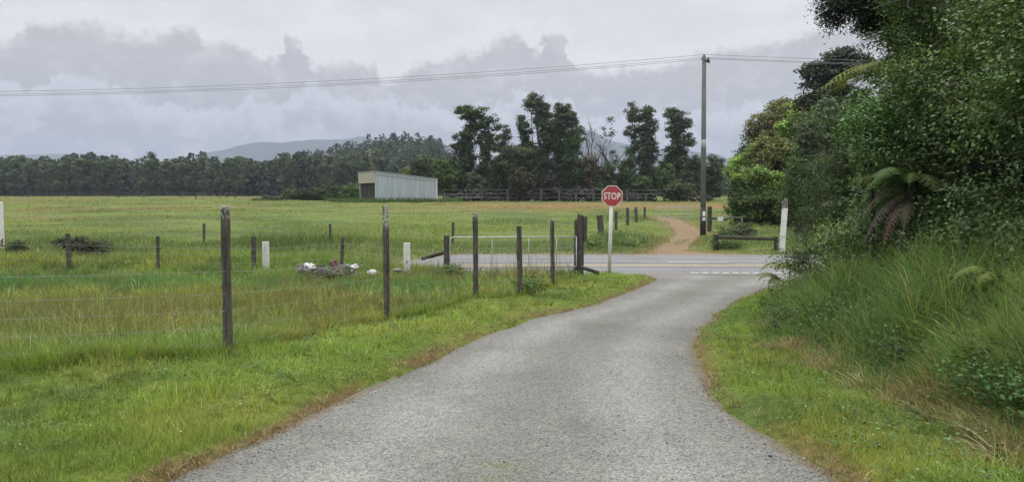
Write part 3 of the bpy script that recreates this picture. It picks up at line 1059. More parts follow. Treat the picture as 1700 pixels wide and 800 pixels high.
# ------------------------------------------------------------------ foliage building
def crown_points(lobes, dens, cr, per, shell=.5, flat=.7, hole=0.0):
    """lobes [(x,y,z,rx,ry,rz,(r,g,b))] -> leaf centres, normals, tints"""
    Cs, Ns, Ts = [], [], []
    for (x, y, z, rx, ry, rz, col) in lobes:
        area = rx * rz + rx * ry + ry * rz
        ncl = max(4, int(dens * area / (cr * cr)))
        nb = int(rng.integers(9, 14))
        bd = rng.normal(0, 1, (nb, 3)); bd[:, 2] += .15; bd /= np.linalg.norm(bd, axis=1, keepdims=True)
        br = rng.uniform(.30, .52, nb)
        bt = np.clip(1 + rng.normal(0, .20, nb), .55, 1.6)
        bi = rng.integers(0, nb, ncl)
        sd_ = rng.normal(0, 1, (ncl, 3)) + np.array([0, 0, .45]) + bd[bi] * .5
        sd_ /= np.linalg.norm(sd_, axis=1, keepdims=True)
        loc = bd[bi] * (.98 - br[bi] * .75)[:, None] + sd_ * (br[bi] * (.55 + .5 * rng.random(ncl) ** .5))[:, None]
        fill = rng.random(ncl) < .28
        loc[fill] = rng.normal(0, .34, (fill.sum(), 3))
        d = loc / (np.linalg.norm(loc, axis=1, keepdims=True) + 1e-6) * .5 + sd_ * .7
        d /= np.linalg.norm(d, axis=1, keepdims=True) + 1e-6
        cc = np.array([x, y, z]) + loc * np.array([rx, ry, rz])
        ct = np.array(col)[None] * (bt[bi] * np.clip(1 + rng.normal(0, .22, ncl), .5, 1.8))[:, None] * (1 + rng.normal(0, .08, (ncl, 3)))
        k = np.repeat(np.arange(ncl), per)
        off = rng.normal(0, 1, (len(k), 3)) * np.array([1, 1, flat * .8]) * cr * .5
        p = cc[k] + off
        nn = d[k] * .55 + rng.normal(0, .55, (len(k), 3)) + np.array([0, 0, .75])
        nn /= np.linalg.norm(nn, axis=1, keepdims=True)
        Cs.append(p); Ns.append(nn)
        Ts.append(np.clip(ct[k] * np.clip(1 + rng.normal(0, .17, (len(k), 1)), .5, 1.7), .006, .7))
    return np.concatenate(Cs), np.concatenate(Ns), np.concatenate(Ts)


def bend(a, b, n=6, amt=.08):
    a, b = Vector(a), Vector(b)
    L = (b - a).length
    o = Vector((random.gauss(0, 1), random.gauss(0, 1), random.gauss(0, .3))) * L * amt
    o2 = Vector((random.gauss(0, 1), random.gauss(0, 1), 0)) * L * amt * .4
    return [a.lerp(b, i / n) + o * math.sin(math.pi * i / n) + o2 * math.sin(2 * math.pi * i / n) for i in range(n + 1)]


def taper(r0, r1, n=6): return [r0 + (r1 - r0) * i / n for i in range(n + 1)]


def tree(name, label, cat, base, stems, lobes, leaf, dens=.55, cr=.5, per=26, shell=.5, flat=.7, bark='bark', mat='leaf_matt',
         group=None, aspect=.55, twigs=0, dead=None):
    """stems: [(points, r0, r1)] in world space; lobes in world space; both become local to the base"""
    base = Vector(base)
    root = empty(name, base, label, cat, group)
    b = MB()
    for pts, r0, r1 in stems:
        pts = [Vector(p) - base for p in pts]
        if len(pts) == 2: pts = bend(pts[0], pts[1], 7, .05)
        b.tube(pts, taper(r0, r1, len(pts) - 1), 7, .08)
    if lobes:
        L = [(x - base.x, y - base.y, z - base.z, rx, ry, rz, c) for (x, y, z, rx, ry, rz, c) in lobes]
        # limbs from the stems to every lobe
        allp = [(Vector(p) - base) for pts, _, _ in stems for p in (pts if len(pts) > 2 else [Vector(pts[0]).lerp(Vector(pts[1]), t) for t in (0, .3, .5, .7, .85, 1)])]
        for (x, y, z, rx, ry, rz, c) in L:
            tgt = Vector((x, y, z))
            low = [p for p in allp if p.z < z - .1] or allp
            st = min(low, key=lambda p: (p - tgt).length)
            r = max(.012, min(stems[0][1] * .45, .10 * rx if rx < 3 else .25))
            b.tube(bend(st, tgt, 5, .07), taper(r, r * .35, 5), 6, .08)
            for _ in range(twigs):
                d = Vector((random.gauss(0, 1), random.gauss(0, 1), random.gauss(.25, .7))).normalized()
                e = tgt + Vector((d.x * rx, d.y * ry, d.z * rz)) * random.uniform(.75, 1.05)
                b.tube(bend(tgt, e, 4, .1), taper(r * .4, r * .08, 4), 5)
        P, Nn, T = crown_points(L, dens, cr, per, shell, flat)
        sz = leaf * rng.uniform(.65, 1.35, len(P))
        leaf_mesh('crown', P, Nn, sz, T, M[mat], root, aspect)
    if b.n: b.build('trunk', M[bark], root, smooth=True)
    if dead: dead(root, base)
    return root


def lobe(px, py, Y, rxp, ryp, col, depth=None):
    p = pt(px, py, Y); s = Y / F
    return (p.x, p.y, p.z, rxp * s, (depth if depth is not None else (rxp + ryp) * .5 * s * 1.0), ryp * s, col)


def branches(b, start, direction, length, r, depth):
    """bare forked branches added to the mesh builder"""
    d = Vector(direction).normalized()
    end = Vector(start) + d * length
    pts = bend(start, end, 5, .07)
    b.tube(pts, taper(r, r * .45, 5), 6, .05)
    if depth <= 0: return
    for k in range(random.choice((2, 3))):
        t = random.uniform(.45, 1.0)
        i = min(5, int(t * 5))
        dd = (d + Vector((random.gauss(0, .55), random.gauss(0, .4), random.uniform(-.05, .5)))).normalized()
        branches(b, pts[i], dd, length * random.uniform(.45, .7), r * .5, depth - 1)


# colours of the foliage
DK = (.066, .092, .048); DK2 = (.082, .110, .058); OL = (.14, .158, .058); GR = (.075, .125, .038)
LG = (.18, .275, .07); BR = (.105, .092, .052); GY = (.098, .118, .076); LM = (.25, .36, .09)

# ------------------------------------------------------------------ far wood
def far_wood():
    Cs, Ns, Ts = [], [], []
    n = 0
    tries = []
    for Y0, Y1, cnt in ((240, 262, 420), (262, 330, 380), (330, 480, 700)):
        for _ in range(cnt):
            Y = random.uniform(Y0, Y1)
            px = random.uniform(-260, 1420)
            if 1205 < px < 1300: continue
            tries.append((px, Y))
    b = MB()
    for px, Y in tries:
        g = gpx(px, Y)
        h = random.uniform(8.5, 13.0) if Y < 262 else random.uniform(8, 13)
        if px > 755: h = min(h, (HORIZON - random.uniform(284, 300)) / F * Y + .6)
        h *= .72 + .55 * float(fbm(np.array([px * .021]), np.array([Y * .01]), 91, 3)[0])
        rx = random.uniform(2.0, 3.6)
        base_c = np.array((.042, .054, .036)) * random.uniform(.75, 1.35) * np.array((1, random.uniform(.95, 1.12), random.uniform(.85, 1.1)))
        m = 190 if Y < 262 else 110
        t = rng.random(m)
        zz = h * (.06 + .94 * t)
        rr = rx * np.sqrt(np.clip(1 - ((t - .42) / .64) ** 2, .02, 1)) * rng.uniform(.4, 1.05, m)
        aa = rng.uniform(0, 6.283, m)
        Cs.append(np.stack([g.x + rr * np.cos(aa), g.y + rr * np.sin(aa), g.z + zz], -1))
        nn = np.stack([np.cos(aa), np.sin(aa), .6 + 0 * aa], -1) + rng.normal(0, .5, (m, 3))
        Ns.append(nn / np.linalg.norm(nn, axis=1, keepdims=True))
        Ts.append(base_c[None] * np.clip(1 + rng.normal(0, .25, (m, 1)), .5, 1.7))
        if Y < 300:
            b.tube([g, g + Vector((random.gauss(0, .4), 0, h * .8))], [.16, .07], 5)
    C = np.concatenate(Cs); o = leaf_mesh('far_wood', C, np.concatenate(Ns), rng.uniform(.8, 1.7, len(C)), np.concatenate(Ts), M['leaf_matt'], None, .8)
    tag(o, 'dark dense wood closing off the farmland in the distance', 'wood', kind='stuff')
    tag(b.build('wood_trunks', M['bark'], None, smooth=True), 'thin grey trunks inside the distant dark wood', 'wood', kind='stuff')


far_wood()


def copy_tree(o):
    c = o.copy(); COL.objects.link(c)
    for ch in o.children:
        d = ch.copy(); COL.objects.link(d); d.parent = c
    return c


def slender_trees():
    protos = []
    for k in range(4):
        h = 12.0
        lobes = []
        for j in range(6):
            t = .30 + .70 * j / 5
            lobes.append((random.gauss(0, .5), random.gauss(0, .5), h * t, random.uniform(1.2, 2.0) * (1.25 - .5 * t), 1.4, random.uniform(1.0, 1.7), random.choice((DK, DK2, GY))))
        protos.append(tree('slender_tree', 'slender dark tree with a pale trunk at the edge of the distant wood', 'tree', (0, 0, 0),
                           [([(0, 0, -.3), (random.gauss(0, .1), 0, h * .3), (random.gauss(0, .2), 0, h * .6), (random.gauss(0, .3), 0, h * .9)], .13, .05)], lobes, .75, 1.7, .9, 18, bark='bark', group='slender trees along the edge of the distant wood'))
    spots = sorted(random.sample(range(-20, 640, 9), 34))
    for i, px in enumerate(spots):
        o = protos[i] if i < 4 else copy_tree(protos[i % 4])
        Y = random.uniform(228, 240)
        g = gpx(px, Y)
        o.location = g
        o.rotation_euler = (0, 0, random.uniform(0, 6.28))
        s = random.uniform(.72, 1.0)
        o.scale = (s, s, s * random.uniform(.9, 1.08))


slender_trees()

# ------------------------------------------------------------------ the tree clump behind the paddock
def stem(px0, py0, px1, py1, Y, r0, r1):
    return ([pt(px0, py0, Y), pt((px0 * 2 + px1) / 3 + random.gauss(0, 2), (py0 * 2 + py1) / 3, Y + random.gauss(0, .3)),
             pt((px0 + 2 * px1) / 3 + random.gauss(0, 2), (py0 + 2 * py1) / 3, Y + random.gauss(0, .3)), pt(px1, py1, Y)], r0, r1)


def ragged(lobes, stems):
    """fuller lobes with small outlying sprays, and ivy climbing the stems"""
    out = []
    for (x, y, z, rx, ry, rz, c) in lobes:
        out.append((x, y, z, rx * 1.2, ry * 1.15, rz * 1.15, c))
        for _ in range(3):
            a = random.uniform(0, 6.28); f = random.uniform(.28, .5)
            out.append((x + math.cos(a) * rx * 1.15, y + random.uniform(-.5, .5) * ry, z + math.sin(a) * rz * 1.1, rx * f, ry * f, rz * f * .8, tuple(q * random.uniform(.85, 1.3) for q in c)))
    for pts, r0, r1 in stems:
        for _ in range(6):
            t = random.uniform(.02, .62)
            p = Vector(pts[0]).lerp(Vector(pts[-1]), t)
            w = random.uniform(.5, 1.1)
            out.append((p.x + random.gauss(0, .3), p.y + random.gauss(0, .3), p.z, w, w, w * random.uniform(.9, 1.5), DK2 if random.random() < .5 else GR))
    return out


def clump():
    Y = 104
    T = lambda nm, lb, bx, st, lo, **k: tree(nm, lb, k.pop('cat', 'tree'), gpx(bx, k.pop('Y', Y)), st, ragged(lo, st), k.pop('leaf', .27), k.pop('dens', .8) * 4.0, k.pop('cr', .46), k.pop('per', 26), twigs=k.pop('twigs', 2), **k)
    T('flat_topped_tree', 'tall tree with a flat bright green top and ivy covered trunks right of the shed', 785,
      [stem(768, 338, 782, 195, Y, .38, .14), stem(803, 338, 812, 235, Y, .30, .12)],
      [lobe(785, 187, Y, 24, 8, (.085, .13, .035)), lobe(803, 207, Y, 23, 13, (.05, .08, .03)), lobe(776, 226, Y, 17, 12, DK), lobe(763, 252, Y, 11, 14, DK),
       lobe(770, 288, Y, 15, 26, DK), lobe(811, 236, Y, 14, 11, DK2), lobe(806, 262, Y, 10, 18, DK), lobe(803, 300, Y, 12, 26, DK), lobe(760, 322, Y, 16, 18, DK2)])
    T('ivy_column_tree', 'thin columnar ivy clad tree beside the tallest tree of the clump', 872, [stem(873, 338, 869, 200, Y, .18, .06)],
      [lobe(868, 204, Y, 7, 8, DK2), lobe(871, 222, Y, 8, 12, DK), lobe(874, 250, Y, 6, 18, DK), lobe(874, 285, Y, 7, 20, DK)], leaf=.28)
    T('tall_tree', 'tallest tree of the clump with a ragged top', 902,
      [stem(902, 338, 890, 165, Y, .34, .08), stem(893, 338, 882, 190, Y, .12, .04)],
      [lobe(886, 172, Y, 11, 13, GY), lobe(898, 186, Y, 14, 13, GY), lobe(904, 206, Y, 13, 16, DK2), lobe(907, 236, Y, 11, 20, DK), lobe(903, 272, Y, 13, 24, DK), lobe(900, 308, Y, 16, 24, DK)])
    T('round_headed_tree', 'dark tree with a rounded head just right of the tallest one', 930,
      [stem(928, 338, 936, 190, Y, .34, .10), ([pt(929, 250, Y), pt(945, 240, Y), pt(964, 226, Y)], .12, .05)],
      [lobe(936, 188, Y, 14, 12, DK2), lobe(943, 206, Y, 12, 15, DK), lobe(925, 212, Y, 10, 14, DK2), lobe(930, 240, Y, 11, 18, DK), lobe(928, 275, Y, 13, 22, DK), lobe(926, 310, Y, 14, 22, DK)])
    T('loose_tree', 'small loose leaved tree leaning right of the round headed tree', 954, [stem(952, 338, 958, 220, Y + 2, .15, .05)],
      [lobe(959, 224, Y + 2, 9, 11, GY), lobe(950, 240, Y + 2, 8, 10, GY), lobe(953, 262, Y + 2, 7, 12, DK2)], dens=.55)
    T('ragged_tree', 'ragged small leaved tree between the flat topped and columnar trees', 838,
      [stem(835, 338, 842, 215, Y + 2, .2, .05)],
      [lobe(841, 220, Y + 2, 7, 10, GY), lobe(832, 238, Y + 2, 12, 11, DK2), lobe(846, 250, Y + 2, 14, 9, GY), lobe(838, 275, Y + 2, 14, 16, DK2)], dens=.55, twigs=3)
    T('weeping_tree', 'olive green weeping tree in the middle of the clump', 855, [stem(855, 338, 855, 258, Y - 3, .2, .08)],
      [lobe(862, 254, Y - 3, 22, 10, (.085, .105, .05)), lobe(846, 275, Y - 3, 20, 20, (.07, .09, .04)), lobe(862, 292, Y - 3, 22, 24, (.06, .08, .035))])
    # mostly bare trees
    def bare(label, px, py, nb, h_px, Yb, lobes=(), name='bare_tree'):
        base = gpx(px, Yb)
        root = empty(name, base, label, 'tree')
        b = MB()
        hgt = h_px * Yb / F
        for k in range(nb):
            d = (random.gauss(0, .16), random.gauss(0, .16), 1)
            branches(b, Vector((random.gauss(0, .4), random.gauss(0, .4), -.2)), d, hgt * random.uniform(.55, .72), .15, 3)
        b.build('trunk', M['bark'], root, smooth=True)
        if lobes:
            P, Nn, Tt = crown_points([(l[0] - base.x, l[1] - base.y, l[2] - base.z) + tuple(l[3:]) for l in lobes], .6, .5, 20)
            leaf_mesh('crown', P, Nn, .3 * rng.uniform(.6, 1.3, len(P)), Tt, M['leaf_matt'], root, .6)
    bare('bare pale branched tree standing in front of the blue hill', 986, 0, 4, 125, Y + 4)
    bare('bare tree with ivy climbing its two upright forks', 1014, 0, 2, 130, Y,
         [lobe(1014, 205, Y, 4, 13, DK), lobe(1016, 232, Y, 5, 16, DK), lobe(1021, 268, Y, 8, 20, DK), lobe(1003, 222, Y, 4, 14, DK2), lobe(1014, 305, Y, 14, 24, DK)], 'ivy_clad_tree')
    bare('thin bare tree between the two forks and the paired tall trees', 1033, 0, 3, 95, Y + 3)
    T('thin_tree', 'thin sparse tree with grey branches left of the paired tall trees', 1050, [stem(1052, 338, 1047, 178, Y + 2, .16, .05)],
      [lobe(1047, 186, Y + 2, 7, 10, GY), lobe(1053, 203, Y + 2, 8, 11, GY), lobe(1046, 218, Y + 2, 6, 9, GY), lobe(1054, 240, Y + 2, 7, 14, DK2)], dens=.5, twigs=3)
    T('upright_tree', 'upright dark tree with a knobbly crown left of the last tall tree', 1075, [stem(1074, 338, 1073, 185, Y, .28, .08)],
      [lobe(1073, 191, Y, 9, 11, DK2), lobe(1080, 208, Y, 11, 11, DK), lobe(1070, 225, Y, 12, 13, DK), lobe(1078, 248, Y, 13, 15, DK), lobe(1072, 280, Y, 15, 22, DK), lobe(1074, 312, Y, 17, 22, DK)])
    T('upright_tree', 'last tall grey green tree of the clump beside the utility pole', 1125, [stem(1122, 338, 1124, 190, Y + 1, .26, .08)],
      [lobe(1120, 192, Y + 1, 14, 8, GY), lobe(1127, 207, Y + 1, 16, 10, GY), lobe(1118, 224, Y + 1, 13, 12, DK2), lobe(1133, 236, Y + 1, 14, 11, GY), lobe(1122, 256, Y + 1, 15, 14, DK2), lobe(1120, 290, Y + 1, 16, 24, DK)])
    # the shrubs below them
    for nm, lb, px, py, rx, ry, col, Ys in (
            ('shrub', 'bright green bush directly behind the right end of the shed', 742, 300, 22, 28, (.085, .13, .04), 101),
            ('shrub', 'dark round tree top showing above the shed roof', 704, 284, 17, 26, DK, 112),
            ('shrub', 'light green bush above the right end of the shed roof', 725, 282, 18, 20, (.08, .12, .04), 116),
            ('shrub', 'olive bush above the middle of the shed roof', 678, 290, 13, 14, OL, 112),
            ('shrub', 'dark bush between the two trunks of the flat topped tree', 786, 315, 20, 24, DK2, 101),
            ('shrub', 'dark green bush in front of the ragged tree', 826, 306, 18, 34, DK, 102),
            ('shrub', 'brownish bush at the foot of the tallest tree', 868, 310, 22, 26, (.07, .07, .042), 98),
            ('shrub', 'purple brown bush between the tallest and round headed trees', 914, 316, 14, 20, (.055, .05, .04), 99),
            ('shrub', 'dense dark green bush right of the round headed tree', 950, 298, 15, 38, (.04, .065, .028), 101),
            ('shrub', 'brown tinged bush left of the stop sign head', 980, 300, 18, 36, BR, 102),
            ('shrub', 'dark bush behind the stop sign', 1008, 308, 18, 30, DK2, 102),
            ('shrub', 'dark bush right of the stop sign', 1040, 300, 16, 34, DK, 102),
            ('shrub', 'mid green bush below the upright dark tree', 1062, 316, 18, 20, GR, 100),
            ('shrub', 'fresh green bush below the last tall tree', 1103, 302, 15, 26, (.065, .11, .035), 100),
            ('shrub', 'dark bush filling the gap left of the utility pole', 1146, 296, 22, 34, DK, 103),
            ('shrub', 'pale olive bush in front of the last tall tree', 1128, 322, 26, 14, (.085, .10, .05), 97),
            ('shrub', 'dark bush right behind the utility pole', 1182, 300, 20, 32, DK, 106),
            ('shrub', 'low dark scrub left of the shed near its doorway', 585, 323, 22, 17, GR, 108),
            ('shrub', 'long low scrub in the open field left of the shed', 545, 323, 36, 18, (.065, .095, .04), 110),
            ('shrub', 'rounded low scrub between the field scrub and its last bush', 500, 328, 32, 15, (.06, .082, .04), 108),
            ('shrub', 'small low brown bush at the left end of the field scrub', 447, 334, 30, 9, (.08, .08, .045), 106)):
        g = gpx(px, Ys)
        if px > 730: py, ry = py - 5, ry * 1.18
        lo = [lobe(px, py, Ys, rx * .95, ry * .9, col)]
        for k in range(6):
            lo.append(lobe(px + random.uniform(-.6, .6) * rx, py + random.uniform(-.5, .6) * ry, Ys - random.uniform(-.5, 1.5), rx * random.uniform(.35, .55), ry * random.uniform(.35, .5), col))
        tree(nm, lb, 'shrub', g, [([g, pt(px, py, Ys)], .12, .04)], lo, .30, 3.0, .5, 24, bark='bark_dark')


clump()

# ------------------------------------------------------------------ rounded trees right of the utility pole
def right_group():
    Y = 50
    def t(nm, lb, bx, Yt, lobes, leaf=.17, dens=.95, cr=.34, per=30, **k):
        g = gpx(bx, Yt)
        lobes = [(x, y, z, rx * 1.14, ry * 1.1, rz * 1.14, c) for (x, y, z, rx, ry, rz, c) in lobes]
        top = lobes[0]
        tree(nm, lb, 'tree', g, [([g, Vector(top[:3])], .22, .08)], lobes, leaf, dens * 4.5, cr, per, **k)
    t('rounded_tree', 'brown tinged rounded tree at the top of the group right of the utility pole', 1275, Y + 4,
      [lobe(1272, 205, Y + 4, 26, 18, (.16, .155, .065)), lobe(1255, 232, Y + 4, 24, 20, (.135, .145, .058)), lobe(1285, 240, Y + 3, 28, 26, OL), lobe(1240, 262, Y + 4, 20, 16, (.06, .075, .03)), lobe(1295, 180, Y + 6, 22, 12, OL), lobe(1262, 300, Y + 3, 34, 30, OL), lobe(1310, 200, Y + 4, 26, 30, OL)])
    t('rounded_tree', 'bright lime green tree beside the brown tinged rounded one', 1325, Y,
      [lobe(1325, 200, Y, 26, 28, LM), lobe(1345, 225, Y, 30, 34, LM), lobe(1305, 225, Y, 18, 18, LG), lobe(1368, 215, Y + 1, 26, 34, LG), lobe(1345, 265, Y, 34, 30, LG), lobe(1360, 185, Y + 1, 22, 16, (.13, .18, .05))])
    t('rounded_tree', 'olive tree in the middle of the group right of the utility pole', 1300, Y - 4,
      [lobe(1295, 262, Y - 4, 34, 26, (.155, .17, .062)), lobe(1320, 280, Y - 4, 30, 26, OL), lobe(1280, 290, Y - 4, 26, 16, OL), lobe(1310, 310, Y - 4, 30, 26, GR), lobe(1275, 255, Y - 3, 30, 24, OL)])
    t('rounded_tree', 'yellow green bush at the left edge of the group by the pole', 1238, Y - 2,
      [lobe(1236, 275, Y - 2, 22, 15, LM), lobe(1222, 285, Y - 2, 14, 12, LG), lobe(1252, 268, Y - 2, 14, 12, LM)])
    t('rounded_tree', 'low spreading bright green bush under the group right of the pole', 1262, Y - 6,
      [lobe(1270, 312, Y - 6, 34, 18, (.17, .24, .055)), lobe(1240, 320, Y - 6, 24, 22, (.08, .12, .04)), lobe(1300, 318, Y - 6, 26, 26, LG), lobe(1258, 338, Y - 7, 38, 16, (.09, .135, .042)), lobe(1228, 348, Y - 6, 16, 24, (.10, .15, .045)), lobe(1300, 345, Y - 7, 32, 26, (.08, .125, .04)), lobe(1265, 354, Y - 7, 34, 20, (.07, .11, .036)), lobe(1250, 300, Y - 6, 26, 18, LG)])
    t('rounded_tree', 'dark tree behind the white post at the right of the highway', 1330, 36,
      [lobe(1330, 300, 36, 26, 60, GR), lobe(1345, 250, 36, 24, 44, DK2), lobe(1320, 350, 36, 22, 30, GR)], leaf=.13, cr=.3)
    Yp = 44
    t('dark_pine', 'dark grey green pine behind the bush, crossed by the power lines', 1385, Yp,
      [lobe(1390, 120, Yp, 34, 20, (.062, .080, .064)), lobe(1360, 115, Yp, 20, 10, (.07, .088, .066)), lobe(1410, 100, Yp, 34, 14, (.062, .080, .064)), lobe(1340, 120, Yp, 10, 8, (.07, .085, .062)), lobe(1365, 150, Yp, 34, 18, (.07, .088, .066)),
       lobe(1350, 175, Yp, 26, 14, (.075, .09, .055)), lobe(1400, 165, Yp, 36, 26, (.06, .08, .055)), lobe(1335, 172, Yp, 14, 10, (.075, .09, .055))], leaf=.2, cr=.36, twigs=4)
    t('shrub', 'dark bush on the ground behind the dark pine', 1390, 40, [lobe(1390, 230, 40, 50, 60, DK2), lobe(1380, 300, 40, 60, 60, DK2)], leaf=.18, cr=.4)


right_group()

# ------------------------------------------------------------------ the near bush on the right
def near_bush():
    def t(nm, lb, base, lobes, leaf, dens, cr, per, cat='tree', stems=None, **k):
        g = Vector((base[0], base[1], gz(*base)))
        if stems is None:
            stems = [([g, Vector(lobes[0][:3])], .035 if cat == 'shrub' else .10, .02)]
        return tree(nm, lb, cat, g, stems, lobes, leaf * .74, dens * 4.6, cr, per, **k)
    D1 = (.078, .128, .044); D2 = (.122, .182, .060); Y1 = (.28, .29, .07); D3 = (.108, .152, .066)
    # broad glossy leaved shrubs forming the wall of foliage beside the bank
    t('broadleaf_tree', 'glossy dark green broadleaf tree nearest the camera at the right edge', (5.6, 7.4),
      [(5.7, 7.5, 2.2, 1.15, 1.2, 1.3, D1), (5.4, 7.9, 1.2, .8, 1.0, .8, D1), (6.2, 7.0, 3.4, 1.3, 1.3, 1.1, D2), (5.5, 8.3, 2.9, .9, .9, .8, D2), (6.4, 8.0, 4.2, 1.3, 1.2, .9, D1), (5.1, 6.8, 1.0, .6, .7, .6, D2)],
      .070, 1.5, .24, 30, mat='leaf', aspect=.55, twigs=4, bark='bark_dark')
    t('broadleaf_tree', 'tall broadleaf tree with yellow green shoots high at the right edge', (6.6, 9.4),
      [(6.3, 9.4, 3.5, 1.0, 1.1, .9, D2), (6.3, 9.2, 4.3, .95, .9, .6, Y1), (5.8, 9.8, 2.9, .75, .9, .9, D2), (6.8, 9.5, 5.0, 1.3, 1.2, .9, D2), (5.7, 9.6, 1.9, .8, .9, .9, D1), (6.9, 9.0, 2.2, 1.2, 1.2, 1.4, D1), (5.5, 9.4, 1.0, .7, .8, .6, D1)],
      .075, 1.25, .24, 26, mat='leaf', aspect=.6, twigs=4, bark='bark_dark')
    t('broadleaf_tree', 'tall small leaved tree with pale bare limbs showing at the top', (6.9, 12.0),
      [(6.6, 11.6, 4.2, 1.0, 1.0, .8, D3), (6.0, 11.8, 3.5, .7, .8, .7, GR), (6.3, 12, 5.1, 1.1, 1.1, .8, D3), (7.2, 12, 3.4, 1.2, 1.2, 1.2, D3), (7.4, 12.4, 5.6, 1.3, 1.2, .9, D2), (6.0, 12.0, 4.5, .6, .7, .5, GR)],
      .065, 1.1, .22, 26, mat='leaf_matt', aspect=.5, twigs=7, bark='bark_pale')
    # branch clump hanging out to the left at the top of the frame
    p = pt(1392, 18, 13.5)
    t('overhanging_tree', 'tall grey green tree whose dark bough hangs out at the top of the bush', (7.4, 13.8),
      [(p.x, p.y, p.z, .42, .55, .38, (.036, .045, .034)), (p.x + .3, p.y, p.z + .25, .45, .5, .35, (.04, .05, .034)), (p.x - .05, p.y, p.z + .55, .5, .5, .35, (.036, .045, .032)), (p.x + .6, p.y + .1, p.z - .12, .35, .4, .22, (.04, .05, .034)),
       (7.2, 13.8, 5.4, 1.1, 1.1, .8, D3), (7.2, 13.8, 4.2, 1.0, 1.1, 1.0, D3)],
      .085, 1.2, .17, 38, twigs=7, aspect=.35, stems=[([Vector((7.4, 13.8, -.3)), Vector((7.2, 13.8, 3)), Vector((6.9, 13.7, 4.4)), Vector((p.x - .1, p.y, p.z + .2))], .14, .03),
                                                      ([Vector((7.2, 13.8, 3)), Vector((7.2, 13.8, 6))], .1, .03)], bark='bark')
    t('small_leaved_bush', 'dense dark small leaved bush at the left end of the near bush', (6.3, 15.2),
      [lobe(1395, 268, 15.2, 40, 34, (.065, .10, .04)), lobe(1368, 300, 15.0, 38, 40, (.066, .104, .042)), lobe(1352, 345, 14.8, 32, 38, (.075, .112, .044)), lobe(1400, 345, 14.6, 56, 46, (.06, .095, .036)), lobe(1420, 235, 15.6, 30, 34, (.06, .09, .036)),
       lobe(1335, 392, 14.6, 24, 28, (.07, .10, .04)), lobe(1430, 280, 15, 50, 60, (.055, .085, .034)), lobe(1380, 405, 14.2, 50, 30, (.055, .085, .034)), lobe(1325, 425, 14.6, 26, 22, (.075, .11, .04))],
      .05, 1.15, .2, 30, cat='shrub', mat='leaf', aspect=.5, twigs=3, bark='bark_dark')
    t('bright_shrub', 'fresh bright green leafy shrub in the middle of the near bush', (5.0, 10.8),
      [lobe(1432, 190, 10.6, 34, 34, (.085, .20, .045)), lobe(1460, 220, 10.4, 38, 32, (.075, .18, .042)), lobe(1418, 222, 10.6, 26, 28, (.075, .16, .042)), lobe(1475, 178, 10.4, 28, 28, (.07, .15, .04)), lobe(1450, 258, 10.2, 32, 26, (.06, .12, .036))],
      .085, .95, .22, 22, cat='shrub', mat='leaf', aspect=.5, twigs=3, bark='bark_dark')
    t('broadleaf_bush', 'dark leafy bush above the drooping brown fern fronds', (5.8, 10.9),
      [(5.6, 10.8, 2.5, .8, .8, .8, D2), (5.2, 10.6, 1.8, .5, .6, .6, D1), (5.9, 10.6, 1.6, .8, .8, 1.0, D1), (5.4, 11.4, 1.0, .7, .8, .7, D1), (5.4, 10.3, 2.9, .5, .6, .5, GR), (5.75, 11.7, 1.6, .6, .6, .8, D1), (5.5, 12.2, .8, .7, .7, .6, D2)],
      .08, 1.15, .24, 24, cat='shrub', mat='leaf', aspect=.5, twigs=3, bark='bark_dark')
    t('broadleaf_bush', 'dark undergrowth bush at the back of the near bush', (8.6, 10.5),
      [(8.4, 9.5, 2.0, 1.6, 2.4, 2.2, D1), (8.6, 12.5, 2.0, 1.5, 2.2, 2.2, D1), (8.6, 11, 4.6, 1.5, 2.4, 1.4, D1), (8.0, 15.0, 2.0, 1.5, 1.8, 2.2, D1), (8.2, 14.5, 4.5, 1.3, 1.6, 1.3, D1), (8.0, 7.0, 2.6, 1.5, 1.8, 2.4, D1), (7.2, 13.2, 2.2, 1.0, 1.2, 1.6, D1), (7.1, 14.8, 1.8, 1.1, 1.2, 1.5, D1), (7.4, 12.0, 3.4, 1.0, 1.3, 1.2, D1), (6.6, 12.6, 1.2, .9, 1.0, 1.1, D1)],
      .15, 1.3, .4, 26, cat='shrub', aspect=.6, bark='bark_dark')


near_bush()

